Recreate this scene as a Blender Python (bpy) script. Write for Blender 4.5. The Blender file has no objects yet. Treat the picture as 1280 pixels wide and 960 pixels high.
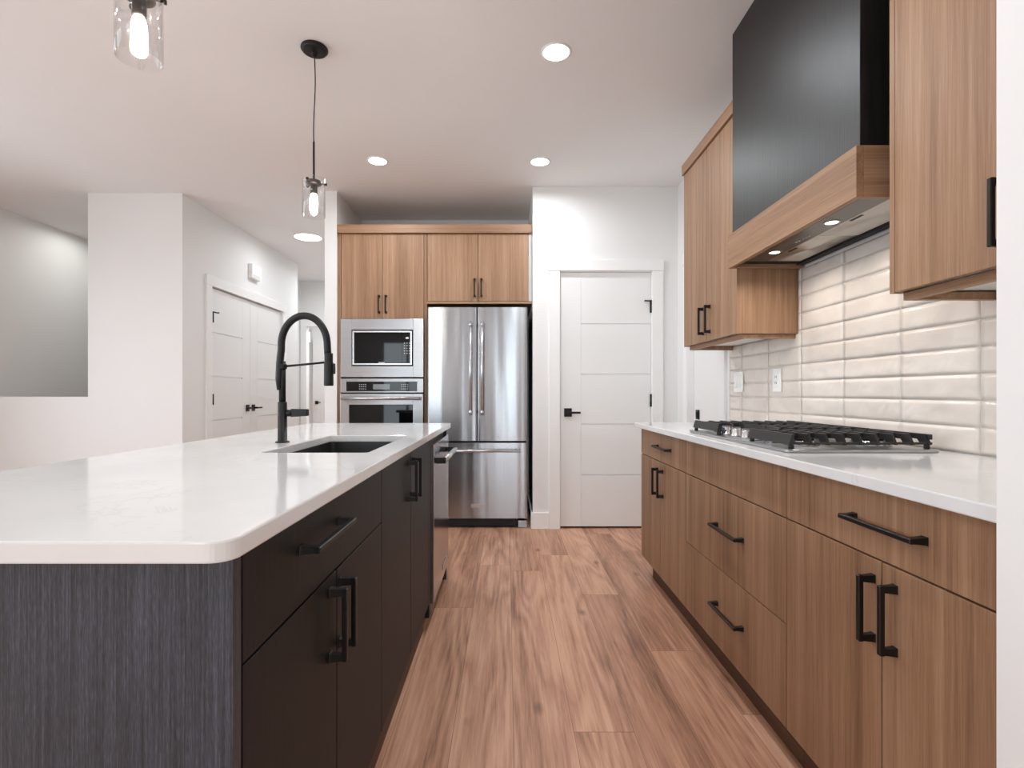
import bpy, bmesh, math, random
from mathutils import Vector, Matrix, noise

SC = bpy.context.scene
COL = SC.collection
R = math.radians

# ------------------------------------------------------------------ camera
cam_d = bpy.data.cameras.new('camera')
cam_d.sensor_fit = 'HORIZONTAL'
cam_d.sensor_width = 36.0
cam_d.lens = 660.0 / 1280.0 * 36.0
cam_d.shift_x = 6.0 / 1280.0
cam_d.shift_y = 11.0 / 1280.0
cam_d.clip_start = 0.05
cam = bpy.data.objects.new('camera', cam_d)
cam.location = (0.0, 0.0, 1.09)
cam.rotation_euler = (R(90), 0, 0)
COL.objects.link(cam)
SC.camera = cam

# ------------------------------------------------------------------ view
SC.view_settings.view_transform = 'Standard'
SC.view_settings.look = 'None'
SC.view_settings.gamma = 1.0
SC.view_settings.use_curve_mapping = False
SC.view_settings.exposure = -0.02
SC.cycles.max_bounces = 10
SC.cycles.diffuse_bounces = 6
SC.cycles.glossy_bounces = 5
SC.cycles.transparent_max_bounces = 12
SC.cycles.caustics_reflective = False
SC.cycles.caustics_refractive = False
SC.cycles.sample_clamp_indirect = 6.0

# light levels
P_WINDOW = 100.0       # daylight at each large window behind the camera
P_CAN = 9.5          # each recessed ceiling light
P_HOOD = 1.3          # each lamp under the hood
P_PENDANT = 3.5       # each pendant bulb
SKY = 1.6

# ------------------------------------------------------------------ world (daylight outside the windows)
w = bpy.data.worlds.new('daylight')
SC.world = w
w.use_nodes = True
nt = w.node_tree
nt.nodes.clear()
wo = nt.nodes.new('ShaderNodeOutputWorld')
bg = nt.nodes.new('ShaderNodeBackground')
tc = nt.nodes.new('ShaderNodeTexCoord')
sx = nt.nodes.new('ShaderNodeSeparateXYZ')
rp = nt.nodes.new('ShaderNodeValToRGB')
mp = nt.nodes.new('ShaderNodeMapRange')
mp.inputs['From Min'].default_value = -0.2
mp.inputs['From Max'].default_value = 0.6
nt.links.new(tc.outputs['Generated'], sx.inputs[0])
nt.links.new(sx.outputs['Z'], mp.inputs['Value'])
nt.links.new(mp.outputs[0], rp.inputs[0])
e = rp.color_ramp.elements
e[0].position = 0.0
e[0].color = (0.16, 0.17, 0.15, 1)
e[1].position = 1.0
e[1].color = (0.72, 0.82, 1.0, 1)
k = e.new(0.24); k.color = (0.20, 0.22, 0.22, 1)
k = e.new(0.30); k.color = (0.90, 0.94, 1.0, 1)
bg.inputs['Strength'].default_value = SKY
nt.links.new(rp.outputs[0], bg.inputs['Color'])
nt.links.new(bg.outputs[0], wo.inputs['Surface'])


def area_light(name, loc, rot, sxx, syy, power, color=(1, 1, 1), shape='RECTANGLE', spread=180):
    d = bpy.data.lights.new(name, 'AREA')
    d.shape = shape
    d.size = sxx
    if shape in ('RECTANGLE', 'ELLIPSE'):
        d.size_y = syy
    d.energy = power
    d.color = color
    d.spread = R(spread)
    o = bpy.data.objects.new(name, d)
    o.location = loc
    o.rotation_euler = rot
    COL.objects.link(o)
    return o


# daylight entering through the windows of the wall behind the camera and of the living-room side
area_light('daylight_window_front_one', (-2.3, -3.72, 1.25), (R(90), 0, 0), 1.2, 2.0, P_WINDOW * 0.45, (0.83, 0.925, 1.0))
area_light('daylight_window_front_two', (0.1, -3.72, 1.25), (R(90), 0, 0), 0.7, 2.0, P_WINDOW * 0.28, (0.83, 0.925, 1.0))
area_light('daylight_window_left', (-4.66, -0.9, 1.35), (0, R(-90), 0), 1.7, 2.4, P_WINDOW * 0.7, (0.83, 0.925, 1.0))
area_light('added_fill_left_far', (-4.66, 2.2, 1.35), (0, R(-90), 0), 1.7, 2.2, P_WINDOW * 0.55, (0.83, 0.925, 1.0))  # fill light of an added, unseen window, brightens the ceiling


# ------------------------------------------------------------------ material helpers
def srgb(r, g, b):
    def f(c):
        c /= 255.0
        return c / 12.92 if c <= 0.04045 else ((c + 0.055) / 1.055) ** 2.4
    return (f(r), f(g), f(b), 1.0)


class NT:
    def __init__(self, name):
        self.m = bpy.data.materials.new(name)
        self.m.use_nodes = True
        self.t = self.m.node_tree
        self.t.nodes.clear()
        self.out = self.n('ShaderNodeOutputMaterial')

    def n(self, kind, **kw):
        nd = self.t.nodes.new(kind)
        for a, b in kw.items():
            setattr(nd, a, b)
        return nd

    def l(self, a, b):
        self.t.links.new(a, b)

    def bsdf(self, **kw):
        b = self.n('ShaderNodeBsdfPrincipled')
        for a, v in kw.items():
            b.inputs[a.replace('_', ' ')].default_value = v
        self.l(b.outputs[0], self.out.inputs['Surface'])
        return b

    def coord(self, scale=(1, 1, 1), rand=0.0):
        tc = self.n('ShaderNodeTexCoord')
        v = tc.outputs['Object']
        if rand:
            oi = self.n('ShaderNodeObjectInfo')
            mu = self.n('ShaderNodeMath', operation='MULTIPLY')
            mu.inputs[1].default_value = rand
            self.l(oi.outputs['Random'], mu.inputs[0])
            ad = self.n('ShaderNodeVectorMath', operation='ADD')
            self.l(v, ad.inputs[0])
            self.l(mu.outputs[0], ad.inputs[1])
            v = ad.outputs[0]
        mp = self.n('ShaderNodeMapping')
        mp.inputs['Scale'].default_value = scale
        self.l(v, mp.inputs['Vector'])
        return mp.outputs[0]

    def noise(self, vec, scale=1.0, detail=3.0, rough=0.5, dist=0.0):
        nz = self.n('ShaderNodeTexNoise')
        nz.inputs['Scale'].default_value = scale
        nz.inputs['Detail'].default_value = detail
        nz.inputs['Roughness'].default_value = rough
        nz.inputs['Distortion'].default_value = dist
        self.l(vec, nz.inputs['Vector'])
        return nz.outputs['Fac']

    def ramp(self, fac, stops):
        r = self.n('ShaderNodeValToRGB')
        el = r.color_ramp.elements
        while len(el) < len(stops):
            el.new(0.5)
        for q, (p, c) in enumerate(stops):
            el[q].position = p
            el[q].color = c
        self.l(fac, r.inputs[0])
        return r.outputs[0]

    def mix(self, fac, a, b, mode='MIX'):
        mx = self.n('ShaderNodeMix', data_type='RGBA', blend_type=mode)
        for s, v in ((0, fac), (6, a), (7, b)):
            if hasattr(v, 'links'):
                self.l(v, mx.inputs[s])
            else:
                mx.inputs[s].default_value = v
        return mx.outputs[2]

    def math(self, op, a, b=None):
        m = self.n('ShaderNodeMath', operation=op)
        for s, v in ((0, a), (1, b)):
            if v is None:
                continue
            if hasattr(v, 'links'):
                self.l(v, m.inputs[s])
            else:
                m.inputs[s].default_value = v
        return m.outputs[0]

    def bump(self, h, strength, dist, b):
        bp = self.n('ShaderNodeBump')
        bp.inputs['Strength'].default_value = strength
        bp.inputs['Distance'].default_value = dist
        self.l(h, bp.inputs['Height'])
        self.l(bp.outputs[0], b.inputs['Normal'])


def mat_plain(name, col, rough=0.5, metal=0.0, bump=0.0, bscale=200.0, spec=0.5, coat=0.0):
    t = NT(name)
    b = t.bsdf(Roughness=rough, Metallic=metal)
    b.inputs['Specular IOR Level'].default_value = spec
    b.inputs['Coat Weight'].default_value = coat
    v = t.coord()
    nz = t.noise(v, 3.0, 2.0)
    c2 = tuple(x * 0.97 for x in col[:3]) + (1,)
    t.l(t.mix(nz, col, c2), b.inputs['Base Color'])
    if bump:
        t.bump(t.noise(v, bscale, 3.0), bump, 0.002, b)
    return t.m


def mat_emit(name, col, strength):
    t = NT(name)
    em = t.n('ShaderNodeEmission')
    em.inputs['Color'].default_value = col
    em.inputs['Strength'].default_value = strength
    t.l(em.outputs[0], t.out.inputs['Surface'])
    return t.m


def mat_wood(name, axis, dark, mid, light, rough=0.5, fine=1.0, rand=7.0):
    """Laminate with straight grain running along the given axis."""
    t = NT(name)
    b = t.bsdf(Roughness=rough)
    b.inputs['Specular IOR Level'].default_value = 0.35
    def sc(across, along):
        return tuple(along if a == axis else across for a in 'XYZ')
    broad = t.noise(t.coord(sc(11, 0.35), rand), 1.0, 3.0, 0.55, 0.25)
    midn = t.noise(t.coord(sc(55, 0.9), rand), 1.0, 4.0, 0.6, 0.3)
    finen = t.noise(t.coord(sc(300, 6.0), rand), 1.0, 3.0, 0.7)
    s = t.math('ADD', t.math('MULTIPLY', broad, 0.55), t.math('MULTIPLY', midn, 0.45))
    s = t.math('ADD', t.math('MULTIPLY', s, 0.72), t.math('MULTIPLY', finen, 0.28 * fine))
    c = t.ramp(s, [(0.34, dark), (0.5, mid), (0.64, light)])
    t.l(c, b.inputs['Base Color'])
    t.bump(finen, 0.12, 0.001, b)
    return t.m


def mat_black_wood(name, axis='Z', dark=(27, 31, 37), light=(84, 91, 103), rough=0.42, rand=5.0, bump=0.35, spec=0.5):
    """Black textured laminate with fine pale straight streaks."""
    t = NT(name)
    b = t.bsdf(Roughness=rough)
    b.inputs['Specular IOR Level'].default_value = spec
    def sc(across, along):
        return tuple(along if a == axis else across for a in 'XYZ')
    a1 = t.noise(t.coord(sc(330, 5.0), rand), 1.0, 2.0, 0.6, 0.0)
    a2 = t.noise(t.coord(sc(700, 60.0), rand), 1.0, 2.0, 0.6)
    a3 = t.noise(t.coord(sc(9, 0.6), rand), 1.0, 2.0, 0.5)
    s = t.math('ADD', t.math('MULTIPLY', a1, 0.5), t.math('MULTIPLY', a2, 0.42))
    s = t.math('ADD', s, t.math('MULTIPLY', a3, 0.08))
    d, l = srgb(*dark), srgb(*light)
    m_ = tuple((x * 0.72 + y * 0.28) for x, y in zip(d, l))
    t.l(t.ramp(s, [(0.36, d), (0.50, m_), (0.70, l)]), b.inputs['Base Color'])
    t.bump(a1, bump, 0.001, b)
    return t.m


def mat_floor():
    t = NT('oak_plank_floor')
    b = t.bsdf(Roughness=0.38)
    b.inputs['Specular IOR Level'].default_value = 0.4
    tc = t.n('ShaderNodeTexCoord')
    sp = t.n('ShaderNodeSeparateXYZ')
    t.l(tc.outputs['Object'], sp.inputs[0])
    W, L = 0.194, 1.85
    u = t.math('DIVIDE', t.math('SUBTRACT', sp.outputs['X'], 0.02), W)
    iu = t.math('FLOOR', u)
    fu = t.math('SUBTRACT', u, iu)
    wn = t.n('ShaderNodeTexWhiteNoise', noise_dimensions='1D')
    t.l(iu, wn.inputs['W'])
    v = t.math('ADD', t.math('DIVIDE', sp.outputs['Y'], L), t.math('MULTIPLY', wn.outputs['Value'], 7.3))
    iv = t.math('FLOOR', v)
    fv = t.math('SUBTRACT', v, iv)
    cid = t.math('ADD', t.math('MULTIPLY', iu, 17.13), t.math('MULTIPLY', iv, 5.71))
    wn2 = t.n('ShaderNodeTexWhiteNoise', noise_dimensions='1D')
    t.l(cid, wn2.inputs['W'])
    prand = wn2.outputs['Value']
    # grain coordinates shifted for each plank
    cb = t.n('ShaderNodeCombineXYZ')
    t.l(t.math('ADD', sp.outputs['X'], t.math('MULTIPLY', prand, 37.0)), cb.inputs[0])
    t.l(t.math('ADD', sp.outputs['Y'], t.math('MULTIPLY', prand, 91.0)), cb.inputs[1])
    t.l(prand, cb.inputs[2])
    def mapped(s):
        mp = t.n('ShaderNodeMapping')
        mp.inputs['Scale'].default_value = s
        t.l(cb.outputs[0], mp.inputs['Vector'])
        return mp.outputs[0]
    g1 = t.noise(mapped((7, 0.8, 1)), 1.0, 3.0, 0.55, 0.8)
    g2 = t.noise(mapped((85, 2.6, 1)), 1.0, 4.0, 0.62, 0.3)
    g3 = t.noise(mapped((420, 12, 1)), 1.0, 2.0, 0.6)
    # cathedral figure: contour lines of a slow noise, only on part of the planks
    slow = t.noise(mapped((5.0, 0.55, 1)), 1.0, 1.5, 0.45, 0.3)
    cath = t.math('PINGPONG', t.math('MULTIPLY', slow, 22.0), 1.0)
    gate = t.math('GREATER_THAN', prand, 0.45)
    cath = t.math('MULTIPLY', t.math('SUBTRACT', cath, 0.5), t.math('ADD', t.math('MULTIPLY', gate, 0.09), 0.03))
    s = t.math('ADD', t.math('MULTIPLY', g1, 0.40), t.math('MULTIPLY', g2, 0.40))
    s = t.math('ADD', s, t.math('MULTIPLY', g3, 0.20))
    s = t.math('ADD', s, cath)
    s = t.math('ADD', s, t.math('MULTIPLY', t.math('SUBTRACT', prand, 0.5), 0.11))
    c = t.ramp(s, [(0.34, srgb(130, 91, 71)), (0.48, srgb(187, 139, 112)), (0.64, srgb(216, 170, 142))])
    # knots
    vo = t.n('ShaderNodeTexVoronoi', feature='F1')
    vo.inputs['Scale'].default_value = 1.0
    t.l(mapped((5.5, 2.6, 1)), vo.inputs['Vector'])
    kn = t.n('ShaderNodeMapRange')
    kn.inputs['From Min'].default_value = 0.03
    kn.inputs['From Max'].default_value = 0.13
    kn.inputs['To Min'].default_value = 0.62
    kn.inputs['To Max'].default_value = 0.0
    t.l(vo.outputs['Distance'], kn.inputs['Value'])
    kmask = t.math('MULTIPLY', kn.outputs[0], t.math('GREATER_THAN', t.noise(mapped((2.2, 1.1, 1)), 1.0, 1.0), 0.5))
    c = t.mix(kmask, c, srgb(92, 62, 48))
    # seams
    e1 = t.math('LESS_THAN', t.math('MINIMUM', fu, t.math('SUBTRACT', 1.0, fu)), 0.0065)
    e2 = t.math('LESS_THAN', t.math('MINIMUM', fv, t.math('SUBTRACT', 1.0, fv)), 0.0009)
    seam = t.math('MAXIMUM', e1, e2)
    c = t.mix(t.math('MULTIPLY', seam, 0.55), c, srgb(96, 66, 52))
    t.l(c, b.inputs['Base Color'])
    rr = t.n('ShaderNodeMapRange')
    rr.inputs['To Min'].default_value = 0.34
    rr.inputs['To Max'].default_value = 0.5
    t.l(g2, rr.inputs['Value'])
    t.l(rr.outputs[0], b.inputs['Roughness'])
    h = t.math('SUBTRACT', t.math('MULTIPLY', g3, 0.3), t.math('MULTIPLY', seam, 1.0))
    t.bump(h, 0.25, 0.001, b)
    return t.m


def mat_quartz():
    t = NT('white_quartz')
    b = t.bsdf(Roughness=0.09)
    b.inputs['Specular IOR Level'].default_value = 0.55
    v = t.coord((1, 1, 1))
    base = t.ramp(t.noise(v, 2.2, 4.0, 0.6), [(0.35, srgb(222, 222, 222)), (0.65, srgb(232, 232, 231))])
    n1 = t.noise(v, 5.0, 6.0, 0.62, 1.2)
    vein = t.math('SUBTRACT', 1.0, t.math('MULTIPLY', t.math('ABSOLUTE', t.math('SUBTRACT', n1, 0.5)), 55.0))
    vein = t.math('MAXIMUM', vein, 0.0)
    gate = t.math('GREATER_THAN', t.noise(v, 4.0, 2.0), 0.56)
    c = t.mix(t.math('MULTIPLY', t.math('MULTIPLY', vein, gate), 0.2), base, srgb(176, 175, 176))
    t.l(c, b.inputs['Base Color'])
    return t.m


def mat_steel(name, axis='Z', col=(196, 197, 199), rough=0.26, wave=0.0, streak=0.25, aniso=0.85):
    t = NT(name)
    b = t.bsdf(Roughness=rough, Metallic=1.0)
    def sc(across, along):
        return tuple(along if a == axis else across for a in 'XYZ')
    n1 = t.noise(t.coord(sc(420, 2.0)), 1.0, 3.0, 0.6)
    cc = srgb(*col)
    c2 = tuple(x * (1 - streak) for x in cc[:3]) + (1,)
    t.l(t.mix(n1, c2, cc), b.inputs['Base Color'])
    b.inputs['Anisotropic'].default_value = aniso
    tg = t.n('ShaderNodeTangent', direction_type='RADIAL', axis='Z')
    t.l(tg.outputs[0], b.inputs['Tangent'])
    b.inputs['Anisotropic Rotation'].default_value = 0.25
    if wave:
        n2 = t.noise(t.coord(sc(4.2, 0.22), 0), 1.0, 2.0, 0.5, 0.2)
        h = t.math('ADD', t.math('MULTIPLY', n2, 1.0), t.math('MULTIPLY', n1, 0.004))
        t.bump(h, wave, 0.02, b)
    else:
        t.bump(n1, 0.05, 0.001, b)
    return t.m


def mat_glass_thin(name, tint=(1, 1, 1, 1), rough=0.0):
    t = NT(name)
    tr = t.n('ShaderNodeBsdfTransparent')
    tr.inputs['Color'].default_value = tint
    gl = t.n('ShaderNodeBsdfGlossy')
    gl.inputs['Roughness'].default_value = rough
    lw = t.n('ShaderNodeLayerWeight')
    lw.inputs['Blend'].default_value = 0.5
    f = t.math('ADD', t.math('MULTIPLY', t.math('POWER', lw.outputs['Facing'], 3.0), 0.75), 0.04)
    mx = t.n('ShaderNodeMixShader')
    t.l(f, mx.inputs[0])
    t.l(tr.outputs[0], mx.inputs[1])
    t.l(gl.outputs[0], mx.inputs[2])
    t.l(mx.outputs[0], t.out.inputs['Surface'])
    return t.m


def mat_tile():
    t = NT('glazed_tile')
    b = t.bsdf(Roughness=0.22)
    b.inputs['Specular IOR Level'].default_value = 0.5
    v = t.coord()
    n = t.noise(v, 5.0, 3.0)
    t.l(t.ramp(n, [(0.35, srgb(214, 204, 196)), (0.65, srgb(223, 214, 206))]), b.inputs['Base Color'])
    t.bump(t.noise(v, 13.0, 1.0, 0.4, 0.6), 0.45, 0.012, b)
    return t.m


M = {}
M['wall'] = mat_plain('white_wall_paint', srgb(233, 233, 232), 0.62, bump=0.05, bscale=300, spec=0.3)
M['ceiling'] = mat_plain('ceiling_paint', srgb(236, 237, 238), 0.8, bump=0.15, bscale=220, spec=0.2)
M['trim'] = mat_plain('white_trim_paint', srgb(240, 240, 239), 0.4)
M['door'] = mat_plain('white_door_paint', srgb(235, 235, 234), 0.38)
M['floor'] = mat_floor()
WD, WM, WL = srgb(112, 83, 61), srgb(151, 116, 88), srgb(173, 139, 112)
M['wood'] = mat_wood('teak_laminate', 'Z', WD, WM, WL)
M['wood_y'] = mat_wood('teak_laminate_lengthwise', 'Y', WD, WM, WL)
M['wood_x'] = mat_wood('teak_laminate_crosswise', 'X', WD, WM, WL)
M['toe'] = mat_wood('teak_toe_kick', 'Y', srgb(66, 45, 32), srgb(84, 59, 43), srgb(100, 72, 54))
M['cabin'] = mat_plain('white_cabinet_interior', srgb(225, 222, 216), 0.5)
M['black_wood_daylit'] = mat_black_wood('charcoal_laminate_daylit')  # same laminate as the fronts, daylight painted in as paler, bluer colour
M['black_front'] = mat_black_wood('charcoal_laminate_front', 'Z', (17, 18, 18), (40, 40, 41), 0.5, bump=0.15, spec=0.28)
M['black_hood'] = mat_black_wood('black_hood_laminate', 'Z', (9, 9, 9), (36, 36, 37), 0.40, bump=0.6)
M['quartz'] = mat_quartz()
M['black'] = mat_plain('matte_black_metal', srgb(13, 13, 14), 0.45, 0.0, spec=0.4)
M['handle'] = mat_plain('black_pull_finish', srgb(14, 13, 13), 0.4, 0.0, spec=0.4)
M['iron'] = mat_plain('cast_iron', srgb(34, 33, 33), 0.45, 0.0, bump=0.3, bscale=700)
M['steel'] = mat_steel('brushed_steel_panel', 'Z', (184, 186, 189), 0.24, wave=0.5)
M['steel_dw'] = mat_steel('dishwasher_steel', 'Z', (205, 207, 210), 0.14, wave=0.12, aniso=0.3)
M['steel_x'] = mat_steel('brushed_steel_crosswise', 'X', (176, 177, 179), 0.3)
M['steel_y'] = mat_steel('brushed_steel_lengthwise', 'Y', (196, 197, 199), 0.3)
M['steel_dark'] = mat_steel('hood_strip_steel', 'Y', (128, 126, 123), 0.32)
M['chrome'] = mat_plain('polished_steel', srgb(206, 208, 211), 0.22, 0.85)
M['darkgap'] = mat_plain('black_plastic', srgb(18, 18, 19), 0.5)
M['blackglass'] = mat_plain('black_glass', srgb(8, 8, 9), 0.03, 0.0, spec=0.3)
M['grey_key'] = mat_plain('pale_key_print', srgb(205, 208, 212), 0.4)
M['display'] = mat_plain('grey_display', srgb(120, 124, 126), 0.15)
M['sink'] = mat_plain('black_composite_sink', srgb(30, 30, 31), 0.4)
M['plate'] = mat_plain('white_plastic_plate', srgb(242, 242, 240), 0.35)
M['grout'] = mat_plain('pale_grout', srgb(226, 220, 214), 0.8)
M['tile'] = mat_tile()
M['glass'] = mat_glass_thin('clear_glass')
M['window_glass'] = mat_glass_thin('window_glass', (0.97, 0.98, 0.98, 1))
M['bulb'] = mat_emit('bulb_glow', (1.0, 0.9, 0.78, 1), P_PENDANT / (math.pi * 0.0075))
M['can'] = mat_emit('downlight_glow', (1.0, 0.95, 0.88, 1), 9.0)
M['lamp'] = mat_emit('hood_lamp_glow', (1.0, 0.9, 0.76, 1), 12.0)
M['filter'] = mat_steel('filter_steel', 'Y', (226, 222, 214), 0.42)
M['bronze'] = mat_plain('dark_bronze_metal', srgb(52, 46, 43), 0.35, 0.7)
M['filler'] = mat_plain('grey_filler', srgb(190, 190, 188), 0.5)


# ------------------------------------------------------------------ geometry helpers
class MB:
    def __init__(self):
        self.bm = bmesh.new()

    def _take(self, bm2, smooth=False):
        for f in bm2.faces:
            f.smooth = smooth
        me = bpy.data.meshes.new('tmp')
        bm2.to_mesh(me)
        bm2.free()
        self.bm.from_mesh(me)
        bpy.data.meshes.remove(me)
        return self

    def box(self, x0, x1, y0, y1, z0, z1, bev=0.0, seg=2):
        b = bmesh.new()
        vs = [b.verts.new((x, y, z)) for x in (x0, x1) for y in (y0, y1) for z in (z0, z1)]
        for q in ((0, 1, 3, 2), (4, 6, 7, 5), (0, 4, 5, 1), (2, 3, 7, 6), (0, 2, 6, 4), (1, 5, 7, 3)):
            b.faces.new([vs[i] for i in q])
        bmesh.ops.recalc_face_normals(b, faces=b.faces[:])
        if bev:
            bmesh.ops.bevel(b, geom=b.edges[:], offset=bev, segments=seg, affect='EDGES', profile=0.5)
        return self._take(b)

    def loft(self, loops, smooth=False, closed=False):
        b = bmesh.new()
        rows = [[b.verts.new(p) for p in lp] for lp in loops]
        n = len(rows[0])
        prs = list(zip(rows, rows[1:]))
        if closed:
            prs.append((rows[-1], rows[0]))
        for r0, r1 in prs:
            for i in range(n):
                j = (i + 1) % n
                b.faces.new((r0[i], r0[j], r1[j], r1[i]))
        if not closed:
            b.faces.new(rows[0][::-1])
            b.faces.new(rows[-1])
        bmesh.ops.recalc_face_normals(b, faces=b.faces[:])
        return self._take(b, smooth)

    def tube(self, pts, rad, n=12, smooth=True):
        pts = [Vector(p) for p in pts]
        m = len(pts)
        rads = rad if isinstance(rad, (list, tuple)) else [rad] * m
        tang = []
        for i in range(m):
            a, c = pts[max(i - 1, 0)], pts[min(i + 1, m - 1)]
            tang.append((c - a).normalized())
        up = Vector((0, 0, 1)) if abs(tang[0].z) < 0.9 else Vector((1, 0, 0))
        u = tang[0].cross(up).normalized()
        loops = []
        for i in range(m):
            u = (u - tang[i] * u.dot(tang[i])).normalized()
            v = tang[i].cross(u)
            loops.append([pts[i] + (u * math.cos(2 * math.pi * k / n) + v * math.sin(2 * math.pi * k / n)) * rads[i] for k in range(n)])
        return self.loft(loops, smooth)

    def cyl(self, p0, p1, r, n=24, r1=None):
        p0, p1 = Vector(p0), Vector(p1)
        return self.tube([p0, p1], [r, r if r1 is None else r1], n)

    def lathe(self, prof, c, n=32, axis='Z', cap=True, smooth=True):
        """prof: (radius, height) pairs turned round an axis through c."""
        loops = []
        for r, h in prof:
            lp = []
            for k in range(n):
                a = 2 * math.pi * k / n
                p = (r * math.cos(a), r * math.sin(a), h)
                if axis == 'X':
                    p = (p[2], p[0], p[1])
                elif axis == 'Y':
                    p = (p[0], p[2], p[1])
                lp.append((c[0] + p[0], c[1] + p[1], c[2] + p[2]))
            loops.append(lp)
        return self.loft(loops, smooth, closed=not cap)

    def prism(self, poly, axis, a, b):
        """poly: 2D points in the two other axes (cyclic order XYZ without axis)."""
        def P(p, h):
            if axis == 'X':
                return (h, p[0], p[1])
            if axis == 'Y':
                return (p[0], h, p[1])
            return (p[0], p[1], h)
        return self.loft([[P(p, a) for p in poly], [P(p, b) for p in poly]])


def root_of(o):
    while o.parent:
        o = o.parent
    return o


def props(o, label=None, cat=None, group=None, kind=None):
    if label:
        o['label'] = label
    if cat:
        o['category'] = cat
    if group:
        o['group'] = group
    if kind:
        o['kind'] = kind
    return o


def thing(name, label, cat, loc, group=None):
    o = bpy.data.objects.new(name, None)
    o.empty_display_size = 0.1
    o.location = loc
    COL.objects.link(o)
    return props(o, label, cat, group)


def link(name, mb, mat, parent=None, origin=None, label=None):
    """One mesh object from a builder filled in room coordinates."""
    if parent is not None:
        off = Vector(root_of(parent).location)
    else:
        off = Vector(origin) if origin is not None else Vector((0, 0, 0))
    bmesh.ops.translate(mb.bm, verts=mb.bm.verts[:], vec=-off)
    me = bpy.data.meshes.new(name)
    mb.bm.to_mesh(me)
    mb.bm.free()
    me.materials.append(mat)
    o = bpy.data.objects.new(name, me)
    COL.objects.link(o)
    if parent is not None:
        o.parent = parent
    else:
        o.location = off
    if label:
        o['label'] = label
    return o


def box_part(name, mat, parent, b, bev=0.0, label=None):
    return link(name, MB().box(*b, bev=bev), mat, parent, label=label)


def struct(name, mb, mat):
    o = link(name, mb, mat)
    o['kind'] = 'structure'
    return o


def single(name, mb, mat, label, cat, origin, group=None):
    o = link(name, mb, mat, None, origin)
    return props(o, label, cat, group)


def pull(parent, c, axis, length, out, stand=0.036, bar=0.0105):
    """Black bar pull: square bar on two legs that flare towards the door. c is on the door face."""
    c, out = Vector(c), Vector(out)
    ax = {'X': Vector((1, 0, 0)), 'Y': Vector((0, 1, 0)), 'Z': Vector((0, 0, 1))}[axis]
    sd = ax.cross(out)
    h = bar / 2
    mb = MB()
    top = c + out * (stand - bar)
    L = length / 2
    def rect(p, a, s):
        return [p - ax * a - sd * s, p + ax * a - sd * s, p + ax * a + sd * s, p - ax * a + sd * s]
    # bar with slightly bevelled far edges
    mb.loft([rect(top, L, h), rect(top + out * bar * 0.8, L, h), rect(top + out * bar, L - 0.0015, h - 0.0015)])
    for s in (-1, 1):
        e = c + ax * s * (L - 0.008)
        mb.loft([rect(e + out * 0.0005, 0.0095, 0.0085), rect(e + out * 0.004, 0.0085, 0.0072), rect(e + out * (stand - bar + 0.002), 0.0065, h * 0.98)])
    return link('handle', mb, M['handle'], parent, label=None)


# ================================================================== room shell
H = 2.743
struct('floor', MB().box(-4.75, 1.9, -3.75, 9.85, -0.12, 0.0), M['floor'])
struct('ceiling', MB().box(-4.75, 1.9, -3.75, 9.85, H, H + 0.1), M['ceiling'])

PX0, PX1, PZ = 0.427, 1.153, 2.058       # pantry door opening
mb = MB()
mb.box(0.205, PX0 - 0.012, 4.232, 4.352, 0, H)
mb.box(PX1 + 0.012, 1.365, 4.232, 4.352, 0, H)
mb.box(PX0 - 0.012, PX1 + 0.012, 4.232, 4.352, PZ + 0.012, H)
mb.box(0.205, 0.305, 4.352, 5.06, 0, H)
struct('wall_pantry', mb, M['wall'])
struct('wall_alcove', MB().box(-1.397, 1.465, 5.06, 5.16, 0, H), M['wall'])
struct('wall_partition', MB().box(-1.496, -1.397, 4.33, 7.83, 0, H), M['wall'])
mb = MB()
mb.box(1.365, 1.465, 0.75, 3.36, 0, H)
mb.box(1.365, 1.465, 3.97, 5.06, 0, H)
mb.box(1.365, 1.465, 3.36, 3.97, 2.058, H)
mb.box(1.365, 1.465, -3.6, 0.62, 0, H)
mb.box(1.465, 1.60, 3.2, 4.1, 0, H)
struct('wall_right', mb, M['wall'])
struct('wall_stub', MB().box(0.695, 1.465, 0.62, 0.75, 0, H), M['wall'])

HX = -2.69
CY0, CY1, CZ = 4.794, 6.307, 2.055        # closet opening
mb = MB()
mb.box(-3.472, HX, 4.373, 4.473, 0, H)
mb.box(-4.537, -3.472, 4.373, 4.473, 0, 1.057)
struct('wall_hall_front', mb, M['wall'])
mb = MB()
mb.box(HX - 0.1, HX, 4.473, CY0 - 0.01, 0, H)
mb.box(HX - 0.1, HX, CY1 + 0.01, 6.776, 0, H)
mb.box(HX - 0.1, HX, CY0 - 0.01, CY1 + 0.01, CZ + 0.01, H)
mb.box(-3.17, HX - 0.1, 6.676, 6.776, 0, H)
mb.box(-3.17, -3.07, 6.776, 7.83, 0, H)
mb.box(-3.45, -3.35, 4.473, 6.676, 0, H)
struct('wall_hall_side', mb, M['wall'])
mb = MB()
mb.box(-4.637, -4.537, 0.45, 1.05, 0, H)
mb.box(-4.637, -4.537, 3.35, 9.75, 0, H)
mb.box(-4.637, -4.537, 1.05, 3.35, 0, 0.5)
mb.box(-4.637, -4.537, 1.05, 3.35, 2.2, H)
mb.box(-4.637, -4.537, -3.6, -2.25, 0, H)
mb.box(-4.637, -4.537, -2.25, 0.45, 0, 0.5)
mb.box(-4.637, -4.537, -2.25, 0.45, 2.2, H)
struct('wall_left', mb, M['wall'])
mb = MB()
mb.box(-4.537, -2.978, 7.83, 7.93, 0, H)
mb.box(-2.02, -1.397, 7.83, 7.93, 0, H)
mb.box(-2.978, -2.02, 7.83, 7.93, 2.07, H)
mb.box(-1.5, -1.4, 7.93, 9.6, 0, H)
struct('wall_far', mb, M['wall'])
mb = MB()
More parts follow.
